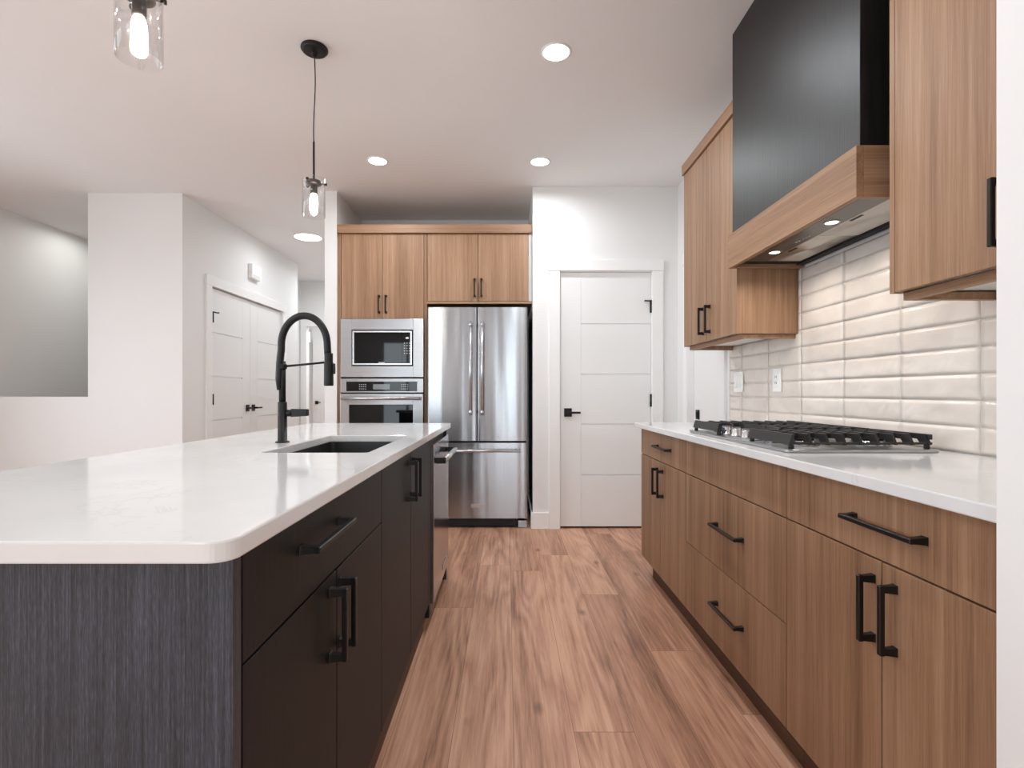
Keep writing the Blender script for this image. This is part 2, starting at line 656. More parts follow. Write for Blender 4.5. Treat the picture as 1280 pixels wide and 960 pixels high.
mb.box(-4.537, -4.0, 9.6, 9.7, 0, H)
mb.box(-3.56, -1.4, 9.6, 9.7, 0, H)
mb.box(-4.0, -3.56, 9.6, 9.7, 0, 1.99)
mb.box(-4.0, -3.56, 9.6, 9.7, 2.23, H)
struct('wall_entry', mb, M['wall'])
# wall with the big windows behind the camera
mb = MB()
W1, W2 = (-2.9, -1.7), (-0.25, 0.45)
mb.box(-4.637, W1[0], -3.6, -3.5, 0, H)
mb.box(W1[1], W2[0], -3.6, -3.5, 0, H)
mb.box(W2[1], 1.465, -3.6, -3.5, 0, H)
for a, b in (W1, W2):
    mb.box(a, b, -3.6, -3.5, 0, 0.2)
    mb.box(a, b, -3.6, -3.5, 2.3, H)
struct('wall_front', mb, M['wall'])


def window_x(name, a, b, y, z0, z1, bars=1, fw=0.05):
    f = MB()
    f.box(a, a + fw, y - 0.03, y + 0.03, z0, z1)
    f.box(b - fw, b, y - 0.03, y + 0.03, z0, z1)
    f.box(a + fw, b - fw, y - 0.03, y + 0.03, z0, z0 + fw)
    f.box(a + fw, b - fw, y - 0.03, y + 0.03, z1 - fw, z1)
    for k in range(bars):
        xm = a + (b - a) * (k + 1) / (bars + 1)
        f.box(xm - fw / 2, xm + fw / 2, y - 0.025, y + 0.025, z0 + fw, z1 - fw)
    o = struct(name, f, M['trim'])
    g = link('pane', MB().box(a + fw * 0.5, b - fw * 0.5, y - 0.004, y + 0.004, z0 + fw * 0.5, z1 - fw * 0.5), M['window_glass'], o)
    return o


window_x('window_1', W1[0], W1[1], -3.55, 0.2, 2.3, 1)
window_x('window_2', W2[0], W2[1], -3.55, 0.2, 2.3, 0)
window_x('window_3', -4.0, -3.56, 9.65, 1.99, 2.23, 0, 0.025)
for nm, q0, q1 in (('window_4', -2.25, 0.45), ('added_window_5', 1.05, 3.35)):  # second of these is unseen, added to brighten the left ceiling
    f = MB()
    f.box(-4.617, -4.557, q0, q0 + 0.05, 0.5, 2.2)
    f.box(-4.617, -4.557, q1 - 0.05, q1, 0.5, 2.2)
    f.box(-4.617, -4.557, q0 + 0.05, q1 - 0.05, 0.5, 0.55)
    f.box(-4.617, -4.557, q0 + 0.05, q1 - 0.05, 2.15, 2.2)
    qm = (q0 + q1) / 2
    f.box(-4.61, -4.565, qm - 0.025, qm + 0.025, 0.55, 2.15)
    o = struct(nm, f, M['trim'])
    link('pane', MB().box(-4.591, -4.583, q0 + 0.03, q1 - 0.03, 0.52, 2.18), M['window_glass'], o)

# ------------------------------------------------------------------ casings and baseboards
mb = MB()                                   # pantry door casing
yc = 4.232
mb.box(PX0 - 0.092, PX0 - 0.006, yc - 0.018, yc, 0, PZ + 0.008, 0.002)
mb.box(PX1 + 0.006, PX1 + 0.092, yc - 0.018, yc, 0, PZ + 0.008, 0.002)
mb.box(PX0 - 0.098, PX1 + 0.098, yc - 0.022, yc, PZ + 0.008, PZ + 0.095, 0.002)
# jamb
mb.box(PX0 - 0.012, PX0 - 0.002, yc, yc + 0.115, 0, PZ + 0.002)
mb.box(PX1 + 0.002, PX1 + 0.012, yc, yc + 0.115, 0, PZ + 0.002)
mb.box(PX0 - 0.012, PX1 + 0.012, yc, yc + 0.115, PZ + 0.002, PZ + 0.012)
mb.box(PX0 - 0.002, PX0 + 0.012, yc + 0.055, yc + 0.115, 0, PZ + 0.002)
mb.box(PX1 - 0.012, PX1 + 0.002, yc + 0.055, yc + 0.115, 0, PZ + 0.002)
mb.box(PX0 - 0.002, PX1 + 0.002, yc + 0.055, yc + 0.115, PZ - 0.012, PZ + 0.002)
struct('trim_1', mb, M['trim'])
mb = MB()                                   # casing on the right wall
xr = 1.365
mb.box(xr - 0.018, xr, 3.28, 3.366, 0, 2.064, 0.002)
mb.box(xr - 0.018, xr, 3.964, 4.05, 0, 2.064, 0.002)
mb.box(xr - 0.022, xr, 3.27, 4.06, 2.064, 2.15, 0.002)
mb.box(xr, xr + 0.1, 3.36, 3.372, 0, 2.058)
mb.box(xr, xr + 0.1, 3.958, 3.97, 0, 2.058)
mb.box(xr, xr + 0.1, 3.372, 3.958, 2.046, 2.058)
struct('trim_2', mb, M['trim'])
mb = MB()                                   # closet casing
mb.box(HX, HX + 0.018, CY0 - 0.095, CY0 - 0.004, 0, CZ + 0.004, 0.002)
mb.box(HX, HX + 0.018, CY1 + 0.004, CY1 + 0.095, 0, CZ + 0.004, 0.002)
mb.box(HX, HX + 0.022, CY0 - 0.1, CY1 + 0.1, CZ + 0.004, CZ + 0.095, 0.002)
mb.box(HX - 0.1, HX, CY0 - 0.01, CY0 - 0.002, 0, CZ)
mb.box(HX - 0.1, HX, CY1 + 0.002, CY1 + 0.01, 0, CZ)
mb.box(HX - 0.1, HX, CY0 - 0.002, CY1 + 0.002, CZ + 0.004, CZ + 0.01)
struct('trim_3', mb, M['trim'])
mb = MB()                                   # casing of the far doorway
mb.box(-3.06, -2.972, 7.81, 7.83, 0, 2.07, 0.002)
mb.box(-2.026, -1.94, 7.81, 7.83, 0, 2.07, 0.002)
mb.box(-3.06, -1.94, 7.806, 7.83, 2.07, 2.16, 0.002)
struct('trim_4', mb, M['trim'])
struct('baseboard_pantry', MB().box(0.195, PX0 - 0.0925, 4.217, 4.231, 0, 0.132, 0.003), M['trim'])
struct('baseboard_alcove', MB().box(0.19, 0.204, 4.232, 5.055, 0, 0.132, 0.003), M['trim'])
struct('baseboard_right', MB().box(1.35, 1.364, 4.051, 4.214, 0, 0.132, 0.003), M['trim'])
mb = MB()
mb.box(-4.536, HX + 0.012, 4.359, 4.372, 0, 0.132, 0.003)
mb.box(HX + 0.001, HX + 0.014, 4.373, CY0 - 0.097, 0, 0.132, 0.003)
mb.box(HX + 0.001, HX + 0.014, CY1 + 0.097, 6.776, 0, 0.132, 0.003)
struct('baseboard_hall', mb, M['trim'])
struct('baseboard_partition', MB().box(-1.51, -1.396, 4.317, 4.329, 0, 0.132, 0.003), M['trim'])


# ------------------------------------------------------------------ doors
def panel_door_x(name, x0, x1, y, z0, z1, stile_left=True, t=0.04, stile=0.165):
    """Flush door in a wall across the view: one plain stile and five panels parted by fine grooves."""
    mb = MB()
    mb.box(x0, x1, y + 0.008, y + t, z0, z1)
    cuts = [z0, 0.43, 0.837, 1.239, 1.643, z1]
    if stile_left:
        s0, s1, p0, p1 = x0, x0 + stile, x0 + stile + 0.0012, x1
    else:
        s0, s1, p0, p1 = x1 - stile, x1, x0, x1 - stile - 0.0012
    mb.box(s0, s1, y, y + 0.008, z0, z1)
    for k in range(5):
        g0 = 0.005 if k > 0 else 0
        g1 = 0.005 if k < 4 else 0
        mb.box(p0, p1, y, y + 0.008, cuts[k] + g0, cuts[k + 1] - g1)
    return struct(name, mb, M['door'])


d1 = panel_door_x('door_1', PX0, PX1, 4.244, 0.017, PZ)


def lever_x(parent, x, y, z, dirx, length=0.095):
    mb = MB()
    mb.box(x - 0.031, x + 0.031, y - 0.009, y - 0.0005, z - 0.034, z + 0.034, 0.002)
    mb.cyl((x, y - 0.009, z), (x, y - 0.05, z), 0.010, 16)
    xa, xb = sorted((x - dirx * 0.011, x + dirx * length))
    mb.box(xa, xb, y - 0.058, y - 0.044, z - 0.008, z + 0.008, 0.002)
    return link('handle', mb, M['black'], parent, label='square black lever handle')


def hinge_x(parent, x, y, z, stop=False):
    mb = MB()
    mb.cyl((x, y - 0.006, z - 0.05), (x, y - 0.006, z + 0.05), 0.009, 12)
    if stop:
        mb.box(x - 0.055, x - 0.004, y - 0.022, y - 0.010, z + 0.038, z + 0.048, 0.001)
        mb.cyl((x - 0.05, y - 0.022, z + 0.043), (x - 0.05, y - 0.034, z + 0.043), 0.006, 10)
    return link('hinge', mb, M['black'], parent, label='black hinge with stop arm' if stop else 'black hinge')


lever_x(d1, 0.488, 4.244, 0.932, 1)
hinge_x(d1, PX1 + 0.001, 4.244, 1.783, True)
hinge_x(d1, PX1 + 0.001, 4.244, 1.03)
hinge_x(d1, PX1 + 0.001, 4.244, 0.24)
mb = MB()
mb.box(PX0 - 0.0022, PX0 - 0.0002, 4.2445, 4.275, 0.905, 0.96)
link('latch_plate', mb, M['black'], d1, label='black latch plate')

# closed door in the right wall beyond the range wall
mb = MB()
mb.box(1.402, 1.442, 3.374, 3.956, 0.012, 2.044)
d2 = struct('door_2', mb, M['door'])
mb = MB()
mb.box(1.393, 1.4015, 3.845, 3.905, 0.895, 0.965, 0.002)
mb.box(1.386, 1.3932, 3.862, 3.888, 0.908, 0.952, 0.002)
link('lock_plate', mb, M['black'], d2, label='small square black lock plate')


def panel_door_y(name, y0, y1, x, z0, z1, stile_near, t=0.04, stile=0.16):
    mb = MB()
    mb.box(x - t, x - 0.008, y0, y1, z0, z1)
    cuts = [z0, 0.43, 0.837, 1.239, 1.643, z1]
    if stile_near:
        s0, s1, p0, p1 = y0, y0 + stile, y0 + stile + 0.0012, y1
    else:
        s0, s1, p0, p1 = y1 - stile, y1, y0, y1 - stile - 0.0012
    mb.box(x - 0.008, x, s0, s1, z0, z1)
    for k in range(5):
        g0 = 0.005 if k > 0 else 0
        g1 = 0.005 if k < 4 else 0
        mb.box(x - 0.008, x, p0, p1, cuts[k] + g0, cuts[k + 1] - g1)
    return struct(name, mb, M['door'])


def lever_y(parent, x, y, z, diry, length=0.095, lever=True):
    mb = MB()
    mb.box(x + 0.0005, x + 0.009, y - 0.031, y + 0.031, z - 0.034, z + 0.034, 0.002)
    mb.cyl((x + 0.009, y, z), (x + 0.05, y, z), 0.010, 16)
    ya, yb = sorted((y - diry * 0.011, y + diry * length))
    mb.box(x + 0.044, x + 0.058, ya, yb, z - 0.008, z + 0.008, 0.002)
    return link('handle', mb, M['black'], parent, label='square black lever handle')


def hinge_y(parent, x, y, z, stop=False):
    mb = MB()
    mb.cyl((x + 0.006, y, z - 0.05), (x + 0.006, y, z + 0.05), 0.009, 12)
    if stop:
        mb.box(x + 0.010, x + 0.022, y + 0.004, y + 0.06, z + 0.04, z + 0.05, 0.001)
        mb.cyl((x + 0.022, y + 0.055, z + 0.045), (x + 0.034, y + 0.055, z + 0.045), 0.006, 10)
    return link('hinge', mb, M['black'], parent, label='black hinge with stop arm' if stop else 'black hinge')


CM = (CY0 + CY1) / 2
d3 = panel_door_y('door_3', CY0, CM - 0.0015, HX - 0.012, 0.012, CZ - 0.006, False)
d4 = panel_door_y('door_4', CM + 0.0015, CY1, HX - 0.012, 0.012, CZ - 0.006, True)
lever_y(d3, HX - 0.012, CM - 0.062, 0.932, -1)
lever_y(d4, HX - 0.012, CM + 0.062, 0.932, 1)
hinge_y(d3, HX + 0.006, CY0 + 0.009, 1.78, True)
hinge_y(d3, HX + 0.006, CY0 + 0.009, 1.03)
hinge_y(d3, HX + 0.006, CY0 + 0.009, 0.24)
hinge_y(d4, HX + 0.006, CY1 - 0.009, 1.78)
hinge_y(d4, HX + 0.006, CY1 - 0.009, 1.03)
hinge_y(d4, HX + 0.006, CY1 - 0.009, 0.24)

# entry door seen through the far doorway
mb = MB()
mb.box(-3.52, -2.62, 9.555, 9.598, 0.01, 2.05, 0.003)
d5 = struct('door_5', mb, M['door'])
mb = MB()
mb.box(-3.475, -3.415, 9.545, 9.5545, 0.885, 0.945, 0.002)
mb.cyl((-3.445, 9.545, 0.915), (-3.445, 9.505, 0.915), 0.010, 14)
mb.box(-3.455, -3.36, 9.497, 9.511, 0.907, 0.923, 0.002)
link('handle', mb, M['black'], d5, label='square black lever handle')

# ================================================================== right-hand base cabinets
XD = 0.81            # door face
CT, CB = 0.9105, 0.8830


def base_carcass(t, y0, y1, xf, xb, z0=0.115, z1=0.8825, mat='wood', sgn=1, top=True):
    """Open box of panels behind the fronts; xf is the carcass front, xb its back."""
    a, b = (xf, xb) if sgn > 0 else (xb, xf)
    th = 0.018
    mb = MB()
    mb.box(a, b, y0, y0 + th, z0, z1)
    mb.box(a, b, y1 - th, y1, z0, z1)
    mb.box(a, b, y0 + th, y1 - th, z0, z0 + th)
    if sgn > 0:
        mb.box(b - 0.008, b, y0 + th, y1 - th, z0 + th, z1)
    else:
        mb.box(a, a + 0.008, y0 + th, y1 - th, z0 + th, z1)
    if top:
        fx = (a, a + 0.08) if sgn > 0 else (b - 0.08, b)
        mb.box(fx[0], fx[1], y0 + th, y1 - th, z1 - th, z1)
    return link('carcass', mb, M[mat], t)


XB = 1.353
G = 0.0022           # half gap between fronts
Z0F, Z1F, ZS = 0.115, 0.878, 0.7255
FR = 0.019

# far unit: one drawer above two doors
ya, yb = 2.392, 3.19
t = thing('base_cabinet', 'teak base cabinet at the pantry-door end of the range wall, one drawer over two doors', 'cabinet', (1.08, (ya + yb) / 2, 0), 'teak base cabinets along the range wall')
base_carcass(t, ya + 0.0005, yb - 0.0005, XD + FR + 0.001, XB)
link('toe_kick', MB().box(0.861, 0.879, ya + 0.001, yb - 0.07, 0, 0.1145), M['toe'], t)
d = box_part('drawer', M['wood'], t, (XD, XD + FR, ya + G, yb - G, ZS + G, Z1F), 0.001)
pull(d, (XD, 2.722, 0.804), 'Y', 0.235, (-1, 0, 0))
ym = 2.79
d = box_part('door', M['wood'], t, (XD, XD + FR, ya + G, ym - G, Z0F, ZS - G), 0.001)
pull(d, (XD, ym - 0.046, 0.615), 'Z', 0.145, (-1, 0, 0))
d = box_part('door', M['wood'], t, (XD, XD + FR, ym + G, yb - G, Z0F, ZS - G), 0.001)
pull(d, (XD, ym + 0.046, 0.615), 'Z', 0.145, (-1, 0, 0))

# cooktop unit: fixed front and two deep drawers
ya, yb = 1.532, 2.392
t = thing('base_cabinet', 'teak base cabinet under the gas cooktop, two deep drawers below a plain fixed front', 'cabinet', (1.08, (ya + yb) / 2, 0), 'teak base cabinets along the range wall')
base_carcass(t, ya + 0.0005, yb - 0.0005, XD + FR + 0.001, XB)
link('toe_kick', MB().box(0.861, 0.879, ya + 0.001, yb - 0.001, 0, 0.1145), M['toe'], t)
box_part('fixed_front', M['wood'], t, (XD, XD + FR, ya + G, yb - G, ZS + G, Z1F), 0.001)
d = box_part('drawer', M['wood'], t, (XD, XD + FR, ya + G, yb - G, 0.417 + G, ZS - G), 0.001)
pull(d, (XD, 1.925, 0.583), 'Y', 0.235, (-1, 0, 0))
d = box_part('drawer', M['wood'], t, (XD, XD + FR, ya + G, yb - G, Z0F, 0.417 - G), 0.001)
pull(d, (XD, 1.925, 0.279), 'Y', 0.235, (-1, 0, 0))

# near unit: one wide drawer above two doors
ya, yb = 0.753, 1.532
t = thing('base_cabinet', 'teak base cabinet nearest the white wall end, one wide drawer over two doors', 'cabinet', (1.08, (ya + yb) / 2, 0), 'teak base cabinets along the range wall')
base_carcass(t, ya + 0.0005, yb - 0.0005, XD + FR + 0.001, XB)
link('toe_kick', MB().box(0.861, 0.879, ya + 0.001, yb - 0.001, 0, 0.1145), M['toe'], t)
d = box_part('drawer', M['wood'], t, (XD, XD + FR, ya + G, yb - G, ZS + G, Z1F), 0.001)
pull(d, (XD, 1.127, 0.803), 'Y', 0.222, (-1, 0, 0))
ym = 1.142
d = box_part('door', M['wood'], t, (XD, XD + FR, ya + G, ym - G, Z0F, ZS - G), 0.001)
pull(d, (XD, ym - 0.040, 0.615), 'Z', 0.146, (-1, 0, 0))
d = box_part('door', M['wood'], t, (XD, XD + FR, ym + G, yb - G, Z0F, ZS - G), 0.001)
pull(d, (XD, ym + 0.026, 0.615), 'Z', 0.146, (-1, 0, 0))


# ------------------------------------------------------------------ countertops
def slab(outer, z0, z1, hole=None, bev=0.003):
    bm = bmesh.new()
    def ring(pts):
        vs = [bm.verts.new((p[0], p[1], z1)) for p in pts]
        return [bm.edges.new((vs[i], vs[(i + 1) % len(vs)])) for i in range(len(vs))]
    ed = ring(outer)
    if hole:
        ed += ring(hole)
    bmesh.ops.triangle_fill(bm, use_beauty=True, use_dissolve=False, edges=ed, normal=(0, 0, 1))
    top = bm.faces[:]
    ret = bmesh.ops.extrude_face_region(bm, geom=top)
    nv = [g for g in ret['geom'] if isinstance(g, bmesh.types.BMVert)]
    bmesh.ops.translate(bm, verts=nv, vec=(0, 0, z0 - z1))
    bmesh.ops.recalc_face_normals(bm, faces=bm.faces[:])
    if bev:
        sel = [e for e in bm.edges if len(e.link_faces) == 2 and abs(e.verts[0].co.z - e.verts[1].co.z) < 1e-6
               and abs(e.link_faces[0].normal.z - e.link_faces[1].normal.z) > 0.5]
        bmesh.ops.bevel(bm, geom=sel, offset=bev, segments=2, affect='EDGES', profile=0.5)
    m = MB()
    m._take(bm)
    return m


def rrect(x0, x1, y0, y1, r, n=6):
    if not isinstance(r, (list, tuple)):
        r = [r] * 4
    out = []
    for (cx, cy, a0, rr, sx_, sy_) in ((x0, y0, 180, r[0], 1, 1), (x1, y0, 270, r[1], -1, 1), (x1, y1, 0, r[2], -1, -1), (x0, y1, 90, r[3], 1, -1)):
        if rr < 1e-4:
            out.append((cx, cy))
            continue
        for k in range(n + 1):
            a = R(a0 + 90.0 * k / n)
            out.append((cx + sx_ * rr + rr * math.cos(a), cy + sy_ * rr + rr * math.sin(a)))
    return out


o = slab(rrect(0.772, 1.3535, 0.7515, 3.205, [0, 0, 0, 0.012]), CB, CT)
single('countertop', o, M['quartz'], 'white quartz countertop on the teak cabinets along the tiled wall', 'countertop', (1.06, 1.98, CB))

# ------------------------------------------------------------------ tile backsplash
random.seed(4)
seams = [3.222, 3.0545, 2.746, 2.4375, 2.129, 1.8205, 1.512, 1.2035, 0.895, 0.752]
rows = [CT + 0.001 + 0.0776 * k_ for k_ in range(10)] + [1.661]
mb = MB()
mb.box(1.3575, 1.3645, 0.752, 3.222, CT + 0.0005, 1.366)
mb.box(1.3575, 1.3645, 1.481, 2.461, 1.3665, 1.662)
bk = bmesh.new()
for s in range(len(seams) - 1):
    yh, yl = seams[s], seams[s + 1]
    for r_ in range(len(rows) - 1):
        zl, zh = rows[r_], rows[r_ + 1]
        a, b = yl + 0.0015, yh - 0.0015
        c, d = zl + 0.0013, zh - 0.0013
        if d > 1.366 and (b > 2.461 or a < 1.481):
            if c > 1.35:
                if b > 2.461 and a < 2.461:
                    b = 2.459
                elif a < 1.481 and b > 1.481:
                    a = 1.483
                else:
                    continue
                if b - a < 0.004:
                    continue
            else:
                if b > 2.461 and a < 2.461 or a < 1.481 and b > 1.481:
                    d = min(d, 1.3655)
                else:
                    d = min(d, 1.3655)
        nu, nv_ = max(3, int((b - a) / 0.018)), 6
        sd = Vector((random.uniform(-50, 50), random.uniform(-50, 50), random.uniform(-50, 50)))
        tilt = random.uniform(-0.0012, 0.0012)
        grid = []
        for i in range(nu + 1):
            col = []
            for j in range(nv_ + 1):
                fy, fz = i / nu, j / nv_
                y, z = a + (b - a) * fy, c + (d - c) * fz
                edge = min(fy * (b - a), (1 - fy) * (b - a), fz * (d - c), (1 - fz) * (d - c))
                e_ = min(1.0, edge / 0.012)
                h = 0.0046 * noise.noise(Vector((y * 12, z * 20, 0)) + sd) + 0.0016 * noise.noise(Vector((y * 28, z * 40, 3)) + sd)
                x = min(1.3572, 1.3540 + tilt * (fz - 0.5) * 1.5 - 0.85 * h * (0.2 + 0.8 * e_) + 0.0014 * (1 - e_))
                col.append(bk.verts.new((x, y, z)))
            grid.append(col)
        for i in range(nu):
            for j in range(nv_):
                f_ = bk.faces.new((grid[i][j], grid[i][j + 1], grid[i + 1][j + 1], grid[i + 1][j]))
        # rim back to the grout
        loop = [grid[i][0] for i in range(nu + 1)] + [grid[nu][j] for j in range(1, nv_ + 1)] + [grid[i][nv_] for i in range(nu - 1, -1, -1)] + [grid[0][j] for j in range(nv_ - 1, 0, -1)]
        back = [bk.verts.new((1.3590, v.co.y, v.co.z)) for v in loop]
        for i in range(len(loop)):
            j = (i + 1) % len(loop)
            bk.faces.new((loop[i], loop[j], back[j], back[i]))
bmesh.ops.recalc_face_normals(bk, faces=bk.faces[:])
tb = thing('tile_backsplash', 'backsplash of glossy off-white handmade tiles behind the cooktop', 'backsplash', (1.36, 1.98, CT))
tm = MB()
tm._take(bk, True)
link('tiling', tm, M['tile'], tb)
link('grout_bed', mb, M['grout'], tb)

# wall plates on the tile
XT = 1.3515
t = thing('light_switch', 'white double light switch plate at the far end of the tile, nearer the doorway', 'light switch', (XT, 3.075, 1.153))
link('plate', MB().box(XT - 0.007, XT, 3.018, 3.132, 1.095, 1.211, 0.002), M['plate'], t)
for yy in (3.048, 3.102):
    mb = MB()
    mb.loft([[(XT - 0.0072, yy - 0.017, 1.120), (XT - 0.0072, yy + 0.017, 1.120), (XT - 0.0072, yy + 0.017, 1.186), (XT - 0.0072, yy - 0.017, 1.186)],
             [(XT - 0.0125, yy - 0.016, 1.121), (XT - 0.0125, yy + 0.016, 1.121), (XT - 0.009, yy + 0.016, 1.185), (XT - 0.009, yy - 0.016, 1.185)]])
    link('rocker', mb, M['plate'], t)
t = thing('wall_outlet', 'white single electrical outlet on the tile just left of the cooktop', 'outlet', (XT, 2.638, 1.153))
link('plate', MB().box(XT - 0.007, XT, 2.600, 2.676, 1.095, 1.211, 0.002), M['plate'], t)
rec = MB().box(XT - 0.0095, XT - 0.0072, 2.621, 2.655, 1.120, 1.186, 0.001)
rec = link('receptacle', rec, M['plate'], t)
mb = MB()
for zz in (1.139, 1.169):
    mb.box(XT - 0.0102, XT - 0.0096, 2.630, 2.633, zz - 0.005, zz + 0.006)
    mb.box(XT - 0.0102, XT - 0.0096, 2.643, 2.646, zz - 0.005, zz + 0.006)
link('slots', mb, M['darkgap'], rec, label='dark plug slots')

# ------------------------------------------------------------------ gas cooktop
ck = thing('gas_cooktop', 'stainless five-burner gas cooktop with black cast-iron grates set on the white counter', 'cooktop', (1.06, 1.995, CT))
TX0, TX1, TY0, TY1 = 0.832, 1.292, 1.572, 2.418
mb = slab(rrect(TX0, TX1, TY0, TY1, 0.012), CT + 0.0005, CT + 0.010, None, 0.003)
link('tray', mb, M['steel_y'], ck)
ZT = CT + 0.010
for (bx, by, br) in ((0.955, 1.715, 0.042), (1.175, 1.715, 0.05), (1.115, 1.995, 0.06), (0.955, 2.275, 0.05), (1.175, 2.275, 0.036)):
    mb = MB().lathe([(br * 1.25, 0.0003), (br * 1.25, 0.004), (br * 1.05, 0.009), (br * 0.98, 0.016), (br * 0.6, 0.0165)], (bx, by, ZT), 32)
    bo = link('burner', mb, M['chrome'], ck)
    mb = MB().lathe([(br * 0.80, 0.0), (br * 0.92, 0.003), (br * 0.92, 0.008), (br * 0.80, 0.011), (br * 0.2, 0.0115)], (bx, by, ZT + 0.0168), 32)
    link('burner_cap', mb, M['iron'], bo, label='black burner cap')
for i in range(5):
    ky = 1.79 + 0.09 * i
    kx = 0.893
    mb = MB().lathe([(0.022, 0.0003), (0.0225, 0.004), (0.019, 0.006), (0.0175, 0.028), (0.0155, 0.031), (0.004, 0.0312)], (kx, ky, ZT), 24)
    mb.box(kx - 0.017, kx + 0.017, ky - 0.003, ky + 0.003, ZT + 0.0305, ZT + 0.036, 0.001)
    link('knob', mb, M['chrome'], ck)


def grate(y0, y1, x0, x1, bow=0.0, nbar=9):
    """Cast-iron grate: bars along Y with sloped ends over two lower rails, a deep front bar and feet."""
    mb = MB()
    zt, zm, zr = ZT + 0.0445, ZT + 0.028, ZT + 0.0125
    h = 0.004
    # lower perimeter rails at both ends
    for yy in (y0, y1):
        mb.box(x0 + 0.004, x1, yy - 0.004, yy + 0.004, zr + 0.001, zr + 0.008, 0.002)
    # bars
    for k_ in range(nbar):
        x = x0 + 0.012 + (x1 - x0 - 0.022) * k_ / (nbar - 1)
        if k_ == 0:
            continue
        prof = [(y0 - 0.008, zr), (y0 + 0.026, zr), (y0 + 0.040, zm), (y1 - 0.040, zm), (y1 - 0.026, zr), (y1 + 0.008, zr), (y1 - 0.010, zt), (y0 + 0.010, zt)]
        mb.prism(prof, 'X', x - h, x + h)
    # cross bars along X
    for fy in (0.26, 0.5, 0.74):
        yy = y0 + (y1 - y0) * fy
        mb.box(x0 + 0.02, x1 - 0.004, yy - 0.004, yy + 0.004, zm + 0.003, zt - 0.001, 0.001)
    # deep front and back bars
    n = 10
    lo, hi = [], []
    def fx(q):
        return x0 + bow * math.sin(math.pi * q)
    loops = []
    for q in range(n + 1):
        s = q / n
        y = y0 - 0.006 + (y1 - y0 + 0.012) * s
        xx = fx(s)
        loops.append([(xx - 0.006, y, zr), (xx + 0.008, y, zr), (xx + 0.012, y, zt), (xx + 0.003, y, zt)])
    mb.loft(loops)
    mb.box(x1 - 0.010, x1, y0 - 0.004, y1 + 0.004, zm, zt, 0.002)
    # feet
    for yy in (y0 + 0.004, y1 - 0.004):
        for xx in (x0 + 0.006, x1 - 0.012):
            mb.cyl((xx, yy, ZT + 0.0003), (xx, yy, zr + 0.002), 0.008, 12)
    return link('grate', mb, M['iron'], ck)


grate(1.592, 1.853, 0.852, 1.28)
grate(1.867, 2.123, 0.955, 1.28, 0.02, 7)
grate(2.137, 2.398, 0.852, 1.28)

# ------------------------------------------------------------------ upper cabinets
XU = 1.071
UB, UT = 1.367, 2.405


def upper(label, y0, y1, split, handles, side_far=True):
    t = thing('upper_cabinet', label, 'cabinet', (1.21, (y0 + y1) / 2, UB), 'teak upper cabinets beside the hood')
    xb = 1.3635
    th = 0.019
    for q0, q1 in ((y0, y0 + th), (y1 - th, y1)):
        link('side_panel', MB().box(XU, xb, q0, q1, UB, UT), M['wood'], t)
    mb = MB()
    mb.box(XU + 0.022, xb, y0 + th, y1 - th, UB + 0.004, UB + 0.022)
    mb.box(XU + 0.022, xb, y0 + th, y1 - th, UT - 0.018, UT)
    mb.box(xb - 0.008, xb, y0 + th, y1 - th, UB + 0.022, UT - 0.018)
    link('carcass', mb, M['cabin'], t)
    edges = [y0 + th + 0.001] + [split] + [y1 - th - 0.001]
    for k_ in range(2):
        d = box_part('door', M['wood'], t, (XU, XU + 0.02, edges[k_] + (G if k_ else 0), edges[k_ + 1] - (0 if k_ else G), UB + 0.001, UT - 0.003), 0.001)
        if handles[k_] is not None:
            pull(d, (XU, handles[k_], 1.479), 'Z', 0.148, (-1, 0, 0), 0.034)
    # light rail: a recessed frame under the cabinet
    rb = UB - 0.021
    mb = MB()
    mb.box(XU + 0.03, XU + 0.052, y0 + 0.012, y1 - 0.012, rb, UB - 0.0005)
    mb.box(XU + 0.052, 1.352, y0 + 0.012, y0 + 0.034, rb, UB - 0.0005)
    mb.box(XU + 0.052, 1.352, y1 - 0.034, y1 - 0.012, rb, UB - 0.0005)
    link('light_rail', mb, M['wood_y'], t)
    mb = MB()
    mb.box(XU - 0.012, 1.3635, y0, y1 + 0.008, UT + 0.0005, UT + 0.062, 0.001)
    link('crown', mb, M['wood_y'], t)
    return t


upper('teak upper cabinet left of the black hood, two tall doors with low pulls', 2.463, 3.198, 2.832, (2.786, 2.878))
upper('teak upper cabinet right of the hood, cut off by the white wall end', 0.753, 1.479, 1.116, (1.09, 1.138))

# ------------------------------------------------------------------ range hood
hd = thing('range_hood', 'black wood range hood with a teak band and lit steel insert above the cooktop', 'range hood', (1.19, 1.99, 1.663))
HY0, HY1 = 1.543, 2.44
link('chimney_cover', MB().box(1.039, 1.3635, HY0 + 0.012, HY1 - 0.004, 1.8142, H - 0.0006, 0.0015), M['black_hood'], hd)
link('front_band', MB().box(1.02, 1.042, HY0, HY1, 1.663, 1.814, 0.001), M['wood_y'], hd)
for a, b in ((HY0, HY0 + 0.022), (HY1 - 0.022, HY1)):
    link('side_band', MB().box(1.0425, 1.3540, a, b, 1.663, 1.814, 0.001), M['wood_x'], hd)
ins = MB()
iz = 1.680
ins.box(1.0426, 1.3535, HY0 + 0.0225, HY1 - 0.0225, iz + 0.016, iz + 0.024)       # pan behind the filters
ins.box(1.0426, 1.074, HY0 + 0.0225, HY1 - 0.0225, iz, iz + 0.016)
ins.box(1.325, 1.3535, HY0 + 0.0225, HY1 - 0.0225, iz - 0.006, iz + 0.016)
ins.box(1.074, 1.325, HY0 + 0.0225, HY0 + 0.044, iz, iz + 0.016)
ins.box(1.074, 1.325, HY1 - 0.058, HY1 - 0.0225, iz, iz + 0.016)
ins = link('insert_frame', ins, M['darkgap'], hd, label='black rim of the hood insert')
